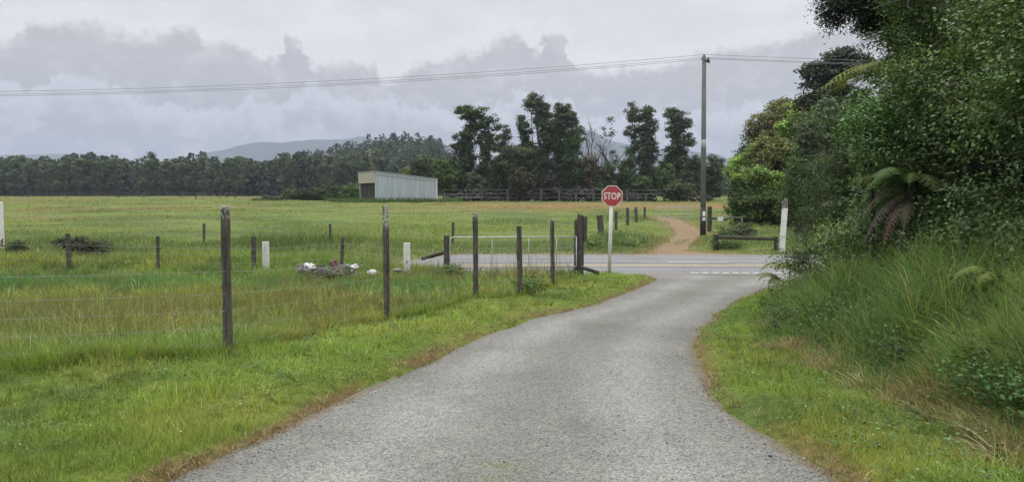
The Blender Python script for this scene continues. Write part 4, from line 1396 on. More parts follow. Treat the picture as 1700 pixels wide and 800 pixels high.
# ------------------------------------------------------------------ ferns
def frond(V, Fa, C, origin, az, L, rise, droop, col, wid=.24, n=22):
    """one fern frond: arched rachis with toothed pinnae on both sides"""
    d = Vector((math.cos(az), math.sin(az), 0)); s = Vector((-d.y, d.x, 0)); up = Vector((0, 0, 1))
    P = []
    for i in range(n + 1):
        t = i / n
        P.append(Vector(origin) + d * (L * (t - .12 * t * t * droop)) + up * (rise * L * math.sin(min(1, t * 1.1) * math.pi * .5) * 1.0 - droop * L * t * t * .75))
    def quad(a, b, c, e, col):
        k = len(V)
        V.extend([a, b, c, e]); Fa.append((k, k + 1, k + 2, k + 3)); C.extend([col] * 4)
    for i in range(n):
        w = .011 * (1 - i / n) + .003
        quad(P[i] - s * w, P[i] + s * w, P[i + 1] + s * w, P[i + 1] - s * w, tuple(c * .8 for c in col))
    for i in range(2, n + 1):
        t = i / n
        pl = wid * L * math.sin(math.pi * min(1, (t * .93 + .12))) ** .8
        tn = (P[i] - P[i - 1]).normalized()
        nrm = s.cross(tn).normalized()
        if nrm.z < 0: nrm = -nrm
        for sg in (-1, 1):
            ax = (s * sg * .86 + tn * .42 - up * random.uniform(.06, .3)).normalized()
            across = nrm.cross(ax).normalized()
            m = max(4, int(pl / .022))
            jc = random.uniform(.8, 1.2)
            cc = tuple(min(1, c * jc) for c in col)
            for k in range(m):
                u0 = k / m
                a = P[i] + ax * pl * u0 - up * pl * .25 * u0 * u0
                b2 = P[i] + ax * pl * (u0 + .9 / m) - up * pl * .25 * u0 * u0
                lw = .040 * (1 - u0 * .75) * (pl / .22 + .35) * .62
                quad(a, b2, b2 + across * lw * .55 + ax * .004, a + across * lw + ax * .006, cc)
                quad(a, b2, b2 - across * lw * .55 + ax * .004, a - across * lw + ax * .006, cc)


def fern(name, label, base, crown_z, fronds, trunk_r=.07, cat='fern', dead=()):
    root = empty(name, base, label, cat)
    base = Vector(base)
    if crown_z > .1:
        MB().tube(bend((0, 0, -.1), (0, 0, crown_z), 6, .02), taper(trunk_r * 1.3, trunk_r, 6), 9, .15).build('trunk', M['bark_dark'], root, smooth=True)
    for nm, lst, mt in (('fronds', fronds, 'leaf_matt'), ('dead_fronds', dead, 'dry')):
        if not lst: continue
        V, Fa, C = [], [], []
        for (az, L, rise, droop, col) in lst:
            frond(V, Fa, C, (0, 0, crown_z - (random.uniform(0, .35) if nm == 'dead_fronds' else 0)), az, L, rise, droop, col, .15 if nm == 'dead_fronds' else .22)
        o = mesh_np(nm, np.array([tuple(v) for v in V]), [np.array(Fa)], M[mt], root, tint=np.array(C))
        if nm == 'dead_fronds': o['label'] = 'brown drooping dead fronds'


def ferns():
    g = lambda: (.075 * random.uniform(.8, 1.2), .115 * random.uniform(.85, 1.2), .030)
    ol = lambda: (.17 * random.uniform(.8, 1.2), .20 * random.uniform(.8, 1.15), .05)
    bn = lambda: tuple(c * random.uniform(.75, 1.25) for c in (.13, .112, .078))
    # upper tree fern: fronds reaching left across the gap under the pine
    b = Vector((6.15, 12.3, gz(6.15, 12.3)))
    cz = pt(1490, 122, 12.3).z - b.z
    fern('tree_fern', 'tall tree fern whose yellow green fronds arch out of the near bush above eye level', b, cz,
         [(R(a), random.uniform(1.2, 1.6), random.uniform(.05, .25), random.uniform(.35, .6), ol()) for a in (178, 190, 203, 160, 215, 230, 250, 275, 300, 140, 20, 60, 330)], .09)
    # lower tree fern with a skirt of dead fronds facing the driveway
    b = Vector((5.05, 9.9, gz(5.05, 9.9)))
    cz = pt(1490, 300, 9.9).z - b.z
    fern('tree_fern', 'low tree fern with a skirt of drooping brown dead fronds above the rank grass', b, cz,
         [(R(a), random.uniform(.65, .95), random.uniform(.15, .4), random.uniform(.5, .9), g()) for a in (165, 190, 215, 240, 265, 290, 310, 335, 130, 90, 40)], .08,
         dead=[(R(a), random.uniform(.55, .95), random.uniform(-.05, .15), random.uniform(.8, 1.5), bn()) for a in (158, 178, 196, 214, 236, 318)])
    # ground ferns
    for (px, py, Y, n, L, lb) in ((1300, 462, 15.2, 9, .75, 'yellow green ground fern leaning over the driveway mouth'),
                                  (1312, 440, 16.2, 8, .75, 'ground fern between the leaning fern and the white post'),
                                  (1672, 455, 6.9, 9, .55, 'bright ground fern under the broadleaf tree at the right edge'),
                                  (1690, 560, 5.6, 9, .5, 'lime ground fern low in the rank grass at the right edge'),
                                  (1420, 425, 11.5, 8, .55, 'dull olive ground fern at the foot of the tree ferns')):
        p = pt(px, py, Y)
        z0 = gz(p.x, p.y)
        fern('ground_fern', lb, (p.x, p.y, z0), max(.05, p.z - z0 - .1), [(R(a + random.uniform(-12, 12)), L * random.uniform(.75, 1.1), random.uniform(.25, .6), random.uniform(.5, .9), (.13, .165, .04) if 'olive' not in lb else (.08, .095, .035)) for a in np.linspace(100, 400, n)], .012)


ferns()

# ------------------------------------------------------------------ fences
def post_mesh(h, r, n=9, lean=(0, 0), split=False, square=False):
    b = MB()
    m = 10
    pts = [(lean[0] * t, lean[1] * t, -.25 + (h + .25) * t) for t in np.linspace(0, 1, m)]
    if square:
        k = 4
        b.tube(pts, [r * 1.3 * random.uniform(.96, 1.03) for _ in pts], 8, .13)
    else:
        b.tube(pts, [r * random.uniform(.93, 1.06) for _ in pts], n, .10)
    if split:
        for k in range(5):
            a = random.uniform(0, 6.28)
            b.tube([(lean[0] + math.cos(a) * r * .5, lean[1] + math.sin(a) * r * .5, h - .06), (lean[0] + math.cos(a) * r * .7, lean[1] + math.sin(a) * r * .7, h + random.uniform(.01, .07))], [r * .4, r * .15], 5, .2)
    return b


def wire_run(pts, r=.0024, sag=.015, barbs=False):
    b = MB()
    for a, c in zip(pts[:-1], pts[1:]):
        a, c = Vector(a), Vector(c)
        L = (c - a).length
        n = max(3, int(L / .6))
        P = [a.lerp(c, i / n) - Vector((0, 0, sag * math.sin(math.pi * i / n))) for i in range(n + 1)]
        b.tube(P, r, 5)
        if barbs:
            for k in range(int(L / .13)):
                q = a.lerp(c, (k + .5) * .13 / L) - Vector((0, 0, sag * math.sin(math.pi * (k + .5) * .13 / L)))
                d = Vector((random.gauss(0, 1), random.gauss(0, 1), random.gauss(0, 1))).normalized() * .014
                b.tube([q - d, q + d], r * .9, 4)
    return b


def near_fence():
    root = empty('wire_fence', (-2.67, 7.3, gz(-2.67, 7.3)), 'weathered post and barbed wire fence between the driveway verge and the paddock', 'fence')
    o = root.location.copy()
    posts = [(-6.2, 6.35, 1.40, .035), (-2.67, 7.30, 1.43, .034), (-1.80, 11.2, 1.50, .035), (-.60, 13.0, 1.42, .034), (.14, 13.4, 1.24, .037), (.86, 16.5, 1.34, .036)]
    tops = [(-6.2, 350), (375, 342), (643, 342), (790, 353), (864, 375), (918, 363)]
    for (x, y, h, r), (px, py) in zip(posts, tops):
        z = gz(x, y)
        if px > 0: h = pt(px, py, y).z - z
        b = post_mesh(h, r, lean=(random.gauss(0, .008), random.gauss(0, .01)), split=False, square=True)
        p = b.build('post', M['post'], root, smooth=False, bevel=.006)
        p.location = Vector((x, y, z)) - o
        p.rotation_euler = (0, 0, random.uniform(0, 6))
    line = [(x, y) for x, y, _, _ in posts] + [(1.68, 19.6)]
    line = [(-10.5, 5.6)] + line
    for hz in (.14, .29, .45, .61, .82):
        pts = [Vector((x, y - .05, gz(x, y) + hz * (1.0 if y < 12 else .95))) - o for x, y in line]
        wire_run(pts, .0016, .02, True).build('wire', M['wire'], root)
    # lichen cap tufts on the nearest post
    return root


near_fence()


def gate():
    a = pt(745, 394, 19.3); c = pt(957, 394, 19.6)
    g0 = gz(a.x, a.y)
    root = empty('farm_gate', (a.x, a.y, g0), 'galvanised pipe farm gate with mesh standing closed at the paddock corner', 'gate')
    o = Vector(root.location)
    lo, hi = pt(745, 444, 19.3).z, a.z
    A = Vector((a.x + .03, a.y, 0)); C = Vector((c.x, c.y, 0))
    u = (C - A); L = u.length; u.normalize()
    P = lambda s, z: A + u * s + Vector((0, 0, z)) - o
    b = MB()
    rr = .10
    loop = [P(L, hi), P(rr, hi)] + [P(rr - rr * math.sin(t), hi - rr + rr * math.cos(t)) for t in np.linspace(.3, 1.57, 4)] + [P(0, lo + rr)] + [P(rr - rr * math.cos(t), lo + rr - rr * math.sin(t)) for t in np.linspace(.3, 1.57, 4)] + [P(L, lo), P(L, hi)]
    b.tube(loop, .016, 8)
    b.build('frame', M['galv'], root, smooth=True)
    for s in (.33, .62, .84):
        MB().tube([P(L * s, lo), P(L * s, hi)], .010, 6).build('bar', M['galv'], root, smooth=True)
    b = MB()
    for k in range(1, 8):
        z = lo + (hi - lo) * k / 8
        b.tube([P(.02, z), P(L, z)], .0022, 4)
    for k in range(1, 22):
        s = L * k / 22
        b.tube([P(s, lo), P(s, hi)], .0022, 4)
    b.build('mesh_panel', M['wire'], root)
    # the posts at both ends
    for nm, px, Y, top, r, lb in (('gate_post', 741, 19.35, 392, .07, 'short thick weathered post at the left end of the farm gate'),):
        q = gpx(px, Y)
        po = post_mesh(pt(px, top, Y).z - q.z, r, split=True).build(nm, M['post_far'], None)
        po.location = q
        tag(po, lb, 'post')
    # big strainer at the right end: three rough timbers bound together
    q = gpx(964, 19.7)
    st = empty('strainer_post', q, 'massive rough dark strainer post with a split top right of the farm gate', 'post')
    H = pt(964, 358, 19.7).z - q.z
    p = post_mesh(H, .085, split=True).build('post', M['post_far'], st); p.location = (0, 0, 0)
    p = post_mesh(H * .92, .055, split=True, lean=(.02, 0)).build('side_timber', M['post_far'], st); p.location = (-.12, .03, 0)
    b = MB(); b.box((0, 0, 0), (.09, .09, .62), jit=.015); p = b.build('top_timber', M['post_far'], st, bevel=.008); p.location = (.11, -.03, H - .33); p.rotation_euler = (0, .04, .3)
    # timbers lying at its foot
    w1 = MB().tube([(-.05, 0, .07), (.17, -.02, .0), (.40, -.05, -.07)], [.045, .048, .04], 7, .15)
    o1 = w1.build('timber_offcut', M['post_far'], None); o1.location = gpx(968, 19.3) + Vector((0, 0, .14))
    tag(o1, 'dark broken timber lying against the foot of the strainer post', 'timber')
    w2 = MB().tube([(-.0, 0, -.02), (0, 0, .16)], [.075, .08], 10, .08)
    o2 = w2.build('tree_stump', M['bark_dark'], None); o2.location = gpx(951, 19.2)
    tag(o2, 'small black sawn stump in the grass left of the strainer post', 'stump')
    # log leaning on the left gate post
    a = pt(700, 430, 19.6); c = pt(738, 419, 19.5)
    lg = MB().tube([a - a, (c - a) * .5, c - a], [.04, .045, .04], 8, .15).build('log', M['bark_dark'], None)
    lg.location = a
    tag(lg, 'dark log leaning up against the left gate post', 'log')


gate()


def simple_fence(name, label, posts, heights, mat='post_far', r=.05, wires=(.3, .6, .9), wr=.0022, ext=None, split=False):
    """posts [(px, topY px, depth)]"""
    pp = [gpx(px, Y) for px, _, Y in posts]
    root = empty(name, pp[0], label, 'fence')
    for (px, top, Y), g in zip(posts, pp):
        h = pt(px, top, Y).z - g.z
        rr = r * random.uniform(.85, 1.15)
        p = post_mesh(h, rr, lean=(random.gauss(0, .03), 0), split=split).build('post', M[mat], root)
        p.location = g - pp[0]
    pts = [Vector(g) for g in pp]
    if ext:
        pts = [gpx(*ext[0])] + pts if ext[0] else pts
        pts = pts + [gpx(*ext[1])] if ext[1] else pts
    for h in wires:
        wire_run([p + Vector((0, -.06, h)) - pp[0] for p in pts], wr, .02).build('wire', M['wire'], root)
    return root


simple_fence('wire_fence', 'low wire fence on dark posts along the near roadside left of the gate',
             [(112, 388, 18.3), (260, 392, 18.3), (420, 392, 18.3), (565, 394, 18.6)], None, r=.05, wires=(.25, .42, .58), wr=.003, ext=((-200, 18.4), (738, 19.3)))
simple_fence('wire_fence', 'wire fence on spaced grey posts along the far side of the highway',
             [(337, 371, 30.5), (548, 372, 30.5), (751, 369, 30.5)], None, r=.055, wires=(.4, .7), wr=.004, ext=((-300, 30.5), (960, 31)))
simple_fence('wire_fence', 'row of dark posts leading up the far paddock beside the dirt track',
             [(1023, 351, 40), (1042, 345, 44), (1057, 344, 47), (1070, 344, 50)], None, r=.085, wires=(.4, .8), wr=.005)
simple_fence('wire_fence', 'distant fence of thin grey posts across the left of the far field',
             [(48, 321, 150), (112, 324, 150), (197, 326, 150), (240, 321, 150), (277, 330, 120), (303, 319, 150), (326, 326, 120), (366, 320, 150), (377, 318, 155), (391, 322, 150)], None, r=.10, wires=(.6, 1.0), wr=.008)
b = post_mesh(pt(998, 358, 36).z - gpx(998, 36).z, .14, lean=(-.10, 0), split=True)
o = b.build('broken_post', M['post_far'], None); o.location = gpx(999, 36)
tag(o, 'short thick leaning broken post left of the stop sign pole', 'post')


def pale_gate():
    Y = 52
    a, c = gpx(1092, Y), gpx(1152, Y)
    root = empty('field_gate', a, 'faint pale pipe gate closing the end of the dirt track', 'gate')
    L = (c - a).length
    b = MB()
    zt = pt(1100, 343, Y).z - a.z; zb = pt(1100, 366, Y).z - a.z
    b.tube([(0, 0, zb), (0, 0, zt), (L, 0, zt), (L, 0, zb), (0, 0, zb)], .028, 6)
    b.build('frame', M['galv'], root)
    for t in (.35, .7): MB().tube([(L * t, 0, zb), (L * t, 0, zt)], .02, 5).build('bar', M['galv'], root)
    for t in (.25, .5, .75): MB().tube([(0, 0, zb + (zt - zb) * t), (L, 0, zb + (zt - zb) * t)], .010, 5).build('bar', M['galv'], root)


pale_gate()


def tyre_fence():
    Y = 97
    posts = [(737, 322, Y), (775, 325, Y), (800, 325, Y), (843, 313, Y), (868, 312, Y), (898, 314, Y), (928, 316, Y), (956, 318, Y), (985, 318, Y), (1041, 318, Y), (1072, 322, Y), (1102, 321, Y), (1140, 322, Y)]
    simple_fence('post_fence', 'long grey post and wire fence holding old tyres below the tree clump', posts, None, mat='bark', r=.12, wires=(.5, 1.0, 1.5), wr=.012)
    # two lying rails by the shed
    for px0, px1, py in ((726, 760, 331), (756, 798, 328)):
        a, c = pt(px0, py, Y - .4), pt(px1, py, Y - .4)
        rl = MB().tube([Vector((0, 0, 0)), c - a], .07, 6, .1).build('fence_rail', M['post_grey'], None)
        rl.location = a
        tag(rl, 'grey timber rail right against the shed end of the tyre heap' if px0 < 740 else 'grey timber rail one step further from the shed than the first', 'rail')
    # tyre prototype
    b = MB()
    n = 16
    V, Fs = [], []
    prof_ = [(.20, -.09), (.29, -.10), (.33, -.06), (.33, .06), (.29, .10), (.20, .09), (.185, 0)]
    for i in range(n):
        a = 2 * math.pi * i / n
        for r_, z_ in prof_:
            V.append((r_ * math.cos(a), r_ * math.sin(a), z_))
    k = len(prof_)
    for i in range(n):
        for j in range(k):
            Fs.append((i * k + j, i * k + (j + 1) % k, ((i + 1) % n) * k + (j + 1) % k, ((i + 1) % n) * k + j))
    b.raw(V, Fs)
    proto = b.build('tyre', M['rubber'], None, smooth=True)
    lab = 'old black tyre in the long heap along the fence below the tree clump'
    tag(proto, lab, 'tyre', 'old tyres heaped along the far fence')
    first = True
    for i in range(150):
        t = random.random()
        px = 740 + 440 * t if i > 20 else random.uniform(845, 1000)
        Yt = Y + random.uniform(.2, 1.6)
        o = proto if first else proto.copy()
        if not first: COL.objects.link(o)
        first = False
        g = gpx(px, Yt)
        hmax = 1.35 if px > 835 and px < 1010 else .8
        o.location = g + Vector((0, 0, .3 + random.random() ** 1.3 * hmax))
        o.rotation_euler = (random.choice((random.gauss(0, .35), 1.57 + random.gauss(0, .35))), random.gauss(0, .3), random.uniform(-.6, .6))
        s = random.uniform(.85, 1.35)
        o.scale = (s, s, s)


tyre_fence()

# ------------------------------------------------------------------ shed
def shed():
    base = Vector((-15.82, 91.0, gz(-15.8, 91) - .05))
    ang = R(25)
    root = empty('shed', base, 'pale grey corrugated iron shed with a sloping roof and beige fascia in the field', 'shed', rz=ang)
    L, Wd = 7.45, 7.5
    h0, h1 = 3.62, 2.80
    def corr(p0, p1, ha, hb, name, pitch=.19, amp=.022, z0=0.0):
        p0, p1 = Vector(p0), Vector(p1)
        d = p1 - p0; ln = d.length; d.normalize(); nn = Vector((d.y, -d.x, 0))
        n = int(ln / pitch * 4)
        V, Fs = [], []
        for i in range(n + 1):
            t = i / n
            off = amp * (1, 1, -1, -1)[i % 4]
            q = p0 + d * ln * t + nn * off
            V.append((q.x, q.y, z0)); V.append((q.x, q.y, ha + (hb - ha) * t))
        for i in range(n):
            Fs.append((2 * i, 2 * i + 2, 2 * i + 3, 2 * i + 1))
        return MB().raw(V, Fs).build(name, M['iron'], root)
    corr((0, 0, 0), (L, 0, 0), h0 - .05, h1 - .05, 'side_wall')
    corr((L, 0, 0), (L, Wd, 0), h1 - .05, h1 - .05, 'back_wall')
    corr((L, Wd, 0), (0, Wd, 0), h1 - .05, h0 - .05, 'side_wall')
    # roof
    b = MB()
    e = .18
    V = [(-e, -e, h0 + e * .11), (L + e, -e, h1 - e * .11), (L + e, Wd + e, h1 - e * .11), (-e, Wd + e, h0 + e * .11)]
    V2 = [(x, y, z + .07) for x, y, z in V]
    b.raw(V + V2, [(3, 2, 1, 0), (4, 5, 6, 7), (0, 1, 5, 4), (1, 2, 6, 5), (2, 3, 7, 6), (3, 0, 4, 7)])
    b.build('roof', M['iron'], root)
    b = MB(); b.raw([(0, -.045, h0 - .32), (L, -.045, h1 - .26), (L, -.045, h1 - .03), (0, -.045, h0 - .03), (0, -.075, h0 - .32), (L, -.075, h1 - .26), (L, -.075, h1 - .03), (0, -.075, h0 - .03)],
                    [(0, 1, 2, 3), (7, 6, 5, 4), (0, 4, 5, 1), (3, 2, 6, 7), (0, 3, 7, 4), (1, 5, 6, 2)])
    b.build('barge_board', M['iron'], root)
    MB().box((L + .02, -.05, h1 / 2), (.13, .13, h1 - .1)).build('corner_trim', M['white_worn'], root)
    MB().box((-.02, -.04, h0 / 2 - .1), (.12, .12, h0 - .3)).build('corner_trim', M['iron'], root)
    # fascia over the open front and the sliding doors under it
    MB().box((-.10, Wd / 2, h0 - .66), (.08, Wd + .16, 1.26)).build('fascia', M['beige'], root)
    b = MB()
    for k in range(10):
        y0 = .10 + k * (Wd - .2) / 10
        b.box((.12 + .07 * (k % 2), y0 + .36, 1.16), (.05, .70, 2.3), jit=.01)
    b.build('door', M['bark_dark'], root)
    # rank grass along its foot
    x = rng.uniform(-22, -6, 2600); y = rng.uniform(88.8, 91.3, 2600) + np.clip(x + 15.8, 0, 9) * .466 + np.clip(-15.8 - x, 0, 9) * .5
    h = rng.uniform(.25, .75, 2600)
    c = jitter(np.tile(np.array((.085, .135, .045)), (2600, 1)), .22)
    blades('rank_grass', put(x, y), h, rng.uniform(.04, .09, 2600), h * rng.uniform(.1, .5, 2600), rng.uniform(0, 6.28, 2600), c, c * 1.12, 'taller green grass growing along the foot of the shed')


shed()

# ------------------------------------------------------------------ stop sign
def stop_sign():
    Y = 20.0
    g = gpx(1012, Y)
    ctr = pt(1016, 325.5, Y)
    root = empty('stop_sign', g, 'red octagonal STOP sign on a white post at the end of the driveway verge', 'road sign')
    c = ctr - g
    b = MB(); b.tube([(0, .03, -.3), (c.x * .5, .035, c.z * .5), (c.x, .04, c.z + .1)], .045, 14)
    b.build('post', M['white_worn'], root, smooth=True)
    MB().box((c.x, .005, c.z), (.14, .03, .05)).build('bracket', M['galv'], root)
    R0 = 17.2 * Y / F / math.cos(math.pi / 8)
    def octo(r, y0, y1, name, mat, parent):
        V = [(r * math.cos(math.pi / 8 + k * math.pi / 4), y, r * math.sin(math.pi / 8 + k * math.pi / 4)) for y in (y0, y1) for k in range(8)]
        Fs = [tuple(range(8)), tuple(range(15, 7, -1))] + [(k + 8, (k + 1) % 8 + 8, (k + 1) % 8, k) for k in range(8)]
        return MB().raw(V, Fs).build(name, mat, parent)
    pl = octo(R0, -.016, -.010, 'sign_plate', M['white'], root); pl.location = c; pl.rotation_euler = (0, R(1.5), R(2))
    fc = octo(R0 * .93, -.019, -.0165, 'red_field', M['red'], pl)
    for dz in (-.17, .17):
        MB().tube([(0, -.0185, dz), (0, -.024, dz)], .009, 8).build('bolt', M['galv'], pl)
    cu = bpy.data.curves.new('stop_text', 'FONT')
    cu.body = 'STOP'; cu.align_x = 'CENTER'; cu.align_y = 'CENTER'
    cu.size = 1.0; cu.offset = .022; cu.extrude = .004; cu.space_character = 1.06
    tmp = bpy.data.objects.new('stop_text', cu); COL.objects.link(tmp)
    bpy.context.view_layer.update()
    dg = bpy.context.evaluated_depsgraph_get()
    me = bpy.data.meshes.new_from_object(tmp.evaluated_get(dg))
    bpy.data.objects.remove(tmp)
    co = np.empty(len(me.vertices) * 3); me.vertices.foreach_get('co', co); co = co.reshape(-1, 3)
    mn, mx = co.min(0), co.max(0)
    wpx, hpx = 27.5, 11.5
    sx, sz = wpx * Y / F / (mx[0] - mn[0]), hpx * Y / F / (mx[1] - mn[1])
    q = np.stack([(co[:, 0] - (mn[0] + mx[0]) / 2) * sx, -co[:, 2] * .5 - .0215, (co[:, 1] - (mn[1] + mx[1]) / 2) * sz], -1)
    me.vertices.foreach_set('co', q.astype(np.float32).ravel())
    me.materials.clear(); me.materials.append(M['white'])
    lt = bpy.data.objects.new('lettering', me); lt.parent = pl; COL.objects.link(lt)


stop_sign()

# ------------------------------------------------------------------ utility pole and its lines
def utility_pole():
    Y = 35.6
    g = gpx(1167.5, Y)
    top = pt(1169, 94, Y)
    root = empty('utility_pole', g, 'tall dark timber utility pole on the far side of the highway', 'utility pole')
    t = top - g
    MB().tube([(0, 0, -.4), (t.x * .5, 0, t.z * .5), (t.x, 0, t.z)], [.130, .112, .09], 14).build('shaft', M['pole'], root, smooth=True)
    zb = [pt(1168, y, Y).z - g.z for y in (250, 232)]
    fx = lambda z: t.x * z / t.z
    MB().tube([(fx(zb[0]), 0, zb[0]), (fx(zb[1]), 0, zb[1])], [.1165, .111], 14).build('pale_band', M['ash'], root, smooth=True)
    zb = [pt(1168, y, Y).z - g.z for y in (390, 345)]
    MB().tube([(fx(zb[0]), 0, zb[0]), (fx(zb[1]), 0, zb[1])], [.1345, .131], 14).build('black_band', M['black'], root, smooth=True)
    for y0, y1 in ((351, 359), (361, 366)):
        z0, z1 = pt(1168, y0, Y).z - g.z, pt(1168, y1, Y).z - g.z
        MB().box((.0, -.139, (z0 + z1) / 2), (.13, .012, z0 - z1), None).build('reflector_plate', M['white'], root, bevel=.004)
    b = MB(); b.tube([(t.x, 0, t.z - .16), (t.x + .13, -.06, t.z - .22), (t.x + .22, -.1, t.z - .26)], [.05, .06, .07], 8)
    b.build('insulator_bracket', M['black'], root, smooth=True)
    b = MB()
    for (dx, dy, dz) in ((0, 0, .06), (.16, -.10, -.10), (-.02, .25, -.04)):
        b.tube([(t.x + dx, dy, t.z + dz - .09), (t.x + dx, dy, t.z + dz - .03), (t.x + dx, dy, t.z + dz + .03)], [.03, .05, .03], 8)
    b.tube([(t.x, 0, t.z - .1), (t.x - .02, .25, t.z - .1)], .025, 6)
    b.build('insulator', M['black'], root, smooth=True)
    labs = ['uppermost power line running from the top of the utility pole', 'middle power line fixed behind the top of the utility pole', 'lowest power line fixed to the side bracket of the utility pole']
    for (dx, dy, dz), lb in zip(((0, 0, .08), (-.02, .25, -.01), (.16, -.10, -.13)), labs):
        a = top + Vector((dx, dy, dz))
        b = MB()
        for sgn, span, sag, yend in ((-1, 72, 1.60, -1.5), (1, 60, .55, 2.0)):
            P = []
            for i in range(41):
                s = i / 40
                P.append(Vector((sgn * span * s, yend * s, -4 * sag * s * (1 - s) + (-.35 * s if sgn < 0 else .1 * s))))
            b.tube(P, .0085, 5)
        o = b.build('power_line', M['cable'], None, smooth=True)
        o.location = a
        tag(o, lb, 'power line', 'power lines on the utility pole')


utility_pole()

# ------------------------------------------------------------------ roadside furniture
def roadside():
    # low timber rail barrier
    Y = 28.2
    a, c = gpx(1189, Y + .4), gpx(1289, Y - .3)
    root = empty('rail_barrier', a, 'low mossy timber rail barrier on two stout posts beyond the highway', 'barrier')
    for g, top, r in ((a, 389, .11), (c, 393, .075)):
        px = 1189 if g is a else 1289
        p = post_mesh(pt(px, top, g.y).z - g.z, r).build('post', M['rail'], root); p.location = g - a
    p0, p1 = pt(1192, 393.5, Y + .25), pt(1287, 396.5, Y - .45)
    MB().tube([p0 - a, (p0 + p1) / 2 - a, p1 - a], .062, 9, .06).build('rail', M['rail'], root, smooth=True)
    # tall white post with a bare split top
    g = gpx(1298.5, 27.5)
    t = pt(1303, 346, 27.5) - g
    root = empty('roadside_post', g, 'tall leaning white painted post with a bare split grey top beside the rail barrier', 'post')
    rot = Matrix.Identity(3)
    b = MB(); b.raw([(x + (t.x if z else 0), y, t.z if z else -.2) for z in (0, 1) for x, y in ((-.085, -.07), (.085, -.07), (.085, .07), (-.085, .07))],
                    [(3, 2, 1, 0), (4, 5, 6, 7), (0, 1, 5, 4), (1, 2, 6, 5), (2, 3, 7, 6), (3, 0, 4, 7)])
    b.build('post', M['white_worn'], root, bevel=.012)
    b = MB(); hh = pt(1303, 329, 27.5).z - pt(1303, 346, 27.5).z
    for k in range(6):
        dx = -.06 + .025 * k
        b.tube([(t.x + dx, random.uniform(-.04, .04), t.z - .03), (t.x + dx * 1.25, random.uniform(-.05, .05), t.z + hh * random.uniform(.7, 1.05))], [.04, .022], 5, .2)
    b.build('split_top', M['post_grey'], root)
    # second white post, cut by the left frame edge
    g = gpx(-2.5, 29.5)
    h = pt(0, 335, 29.5).z - g.z
    root = empty('roadside_post', g, 'tall white roadside post cut off by the left edge of the view', 'post')
    b = MB(); b.box((0, 0, h / 2), (.30, .16, h)); b.build('post', M['white_worn'], root, bevel=.015)
    b = MB()
    for k in range(7):
        a_ = random.uniform(-.5, .5)
        b.tube([(.13 + random.uniform(-.03, .02), -.08 + random.uniform(-.02, .02), .1 + .03 * k), (.17 + random.uniform(-.02, .05), -.11, .0 + random.uniform(.25, .5))], [.035, .012], 5, .2)
    b.build('peeling_base', M['redwood'], root)
    # short white marker posts
    for px, py, pb, Y, lb in ((440, 401, 434, 18.5, 'short white marker post beside the dark fence post left of the rubbish heap'), (675, 403, 437, 18.9, 'short white marker post between the second fence post and the gate')):
        g = gpx(px, Y)
        h = pt(px, py, Y).z - g.z
        root = empty('marker_post', g, lb, 'marker post')
        b = MB(); b.box((0, 0, h / 2 - .1), (.155, .05, h + .2)); b.build('post', M['white_worn'], root, bevel=.008)
        if px == 675:
            MB().box((-.0, -.029, h * .42), (.05, .006, .08)).build('reflector', M['ash'], root)
    # small plate on a dark rail behind the utility pole
    Yp = 39
    a = pt(1178, 362, Yp)
    g = gpx(1178, Yp)
    root = empty('low_rail_fence', g, 'dark rail on a post behind the utility pole', 'fence')
    p = post_mesh(pt(1178, 343, Yp).z - g.z, .11).build('post', M['rail'], root)
    p = post_mesh(pt(1232, 358, Yp).z - gpx(1232, Yp).z, .05).build('post', M['post_grey'], root); p.location = gpx(1232, Yp) - g
    MB().tube([a - g, pt(1206, 365, Yp) - g], .05, 7).build('rail', M['rail'], root)
    MB().tube([pt(1200, 361, Yp) - g, pt(1232, 361, Yp) - g], .02, 6).build('wire', M['wire'], root)
    q = pt(1196, 363.5, Yp - .12)
    o = MB().box((0, 0, 0), (.29, .02, .19)).build('notice_plate', M['white'], None, bevel=.004)
    o.location = q; tag(o, 'small blank white plate fixed to the dark rail behind the utility pole', 'sign')
    # wire fence further right behind the barrier
    simple_fence('wire_fence', 'thin wire fence behind the rail barrier', [(1205, 386, 30.0), (1240, 386, 30.2), (1330, 386, 30.4)], None, r=.02, wires=(.35, .6), wr=.004)


roadside()

# ------------------------------------------------------------------ rubbish heap in the paddock
def lump(name, loc, size, mat, label, cat, seed, n=14, m=9, rough=.35):
    V, Fs = [], []
    for j in range(m + 1):
        th = math.pi * j / m
        for i in range(n):
            ph = 2 * math.pi * i / n
            d = Vector((math.sin(th) * math.cos(ph), math.sin(th) * math.sin(ph), math.cos(th)))
            r = 1 + rough * (float(fbm(np.array([d.x * 2.2 + seed + 5]), np.array([d.y * 2.2 + d.z * 3 + 9]), seed, 4)[0]) - .5) * 2
            V.append((d.x * size[0] * r, d.y * size[1] * r, d.z * size[2] * r + size[2] * .6))
    for j in range(m):
        for i in range(n):
            Fs.append((j * n + i, (j + 1) * n + i, (j + 1) * n + (i + 1) % n, j * n + (i + 1) % n))
    o = MB().raw(V, Fs).build(name, mat, None, smooth=False)
    o.location = loc; o.rotation_euler = (0, 0, random.uniform(0, 6))
    return tag(o, label, cat)


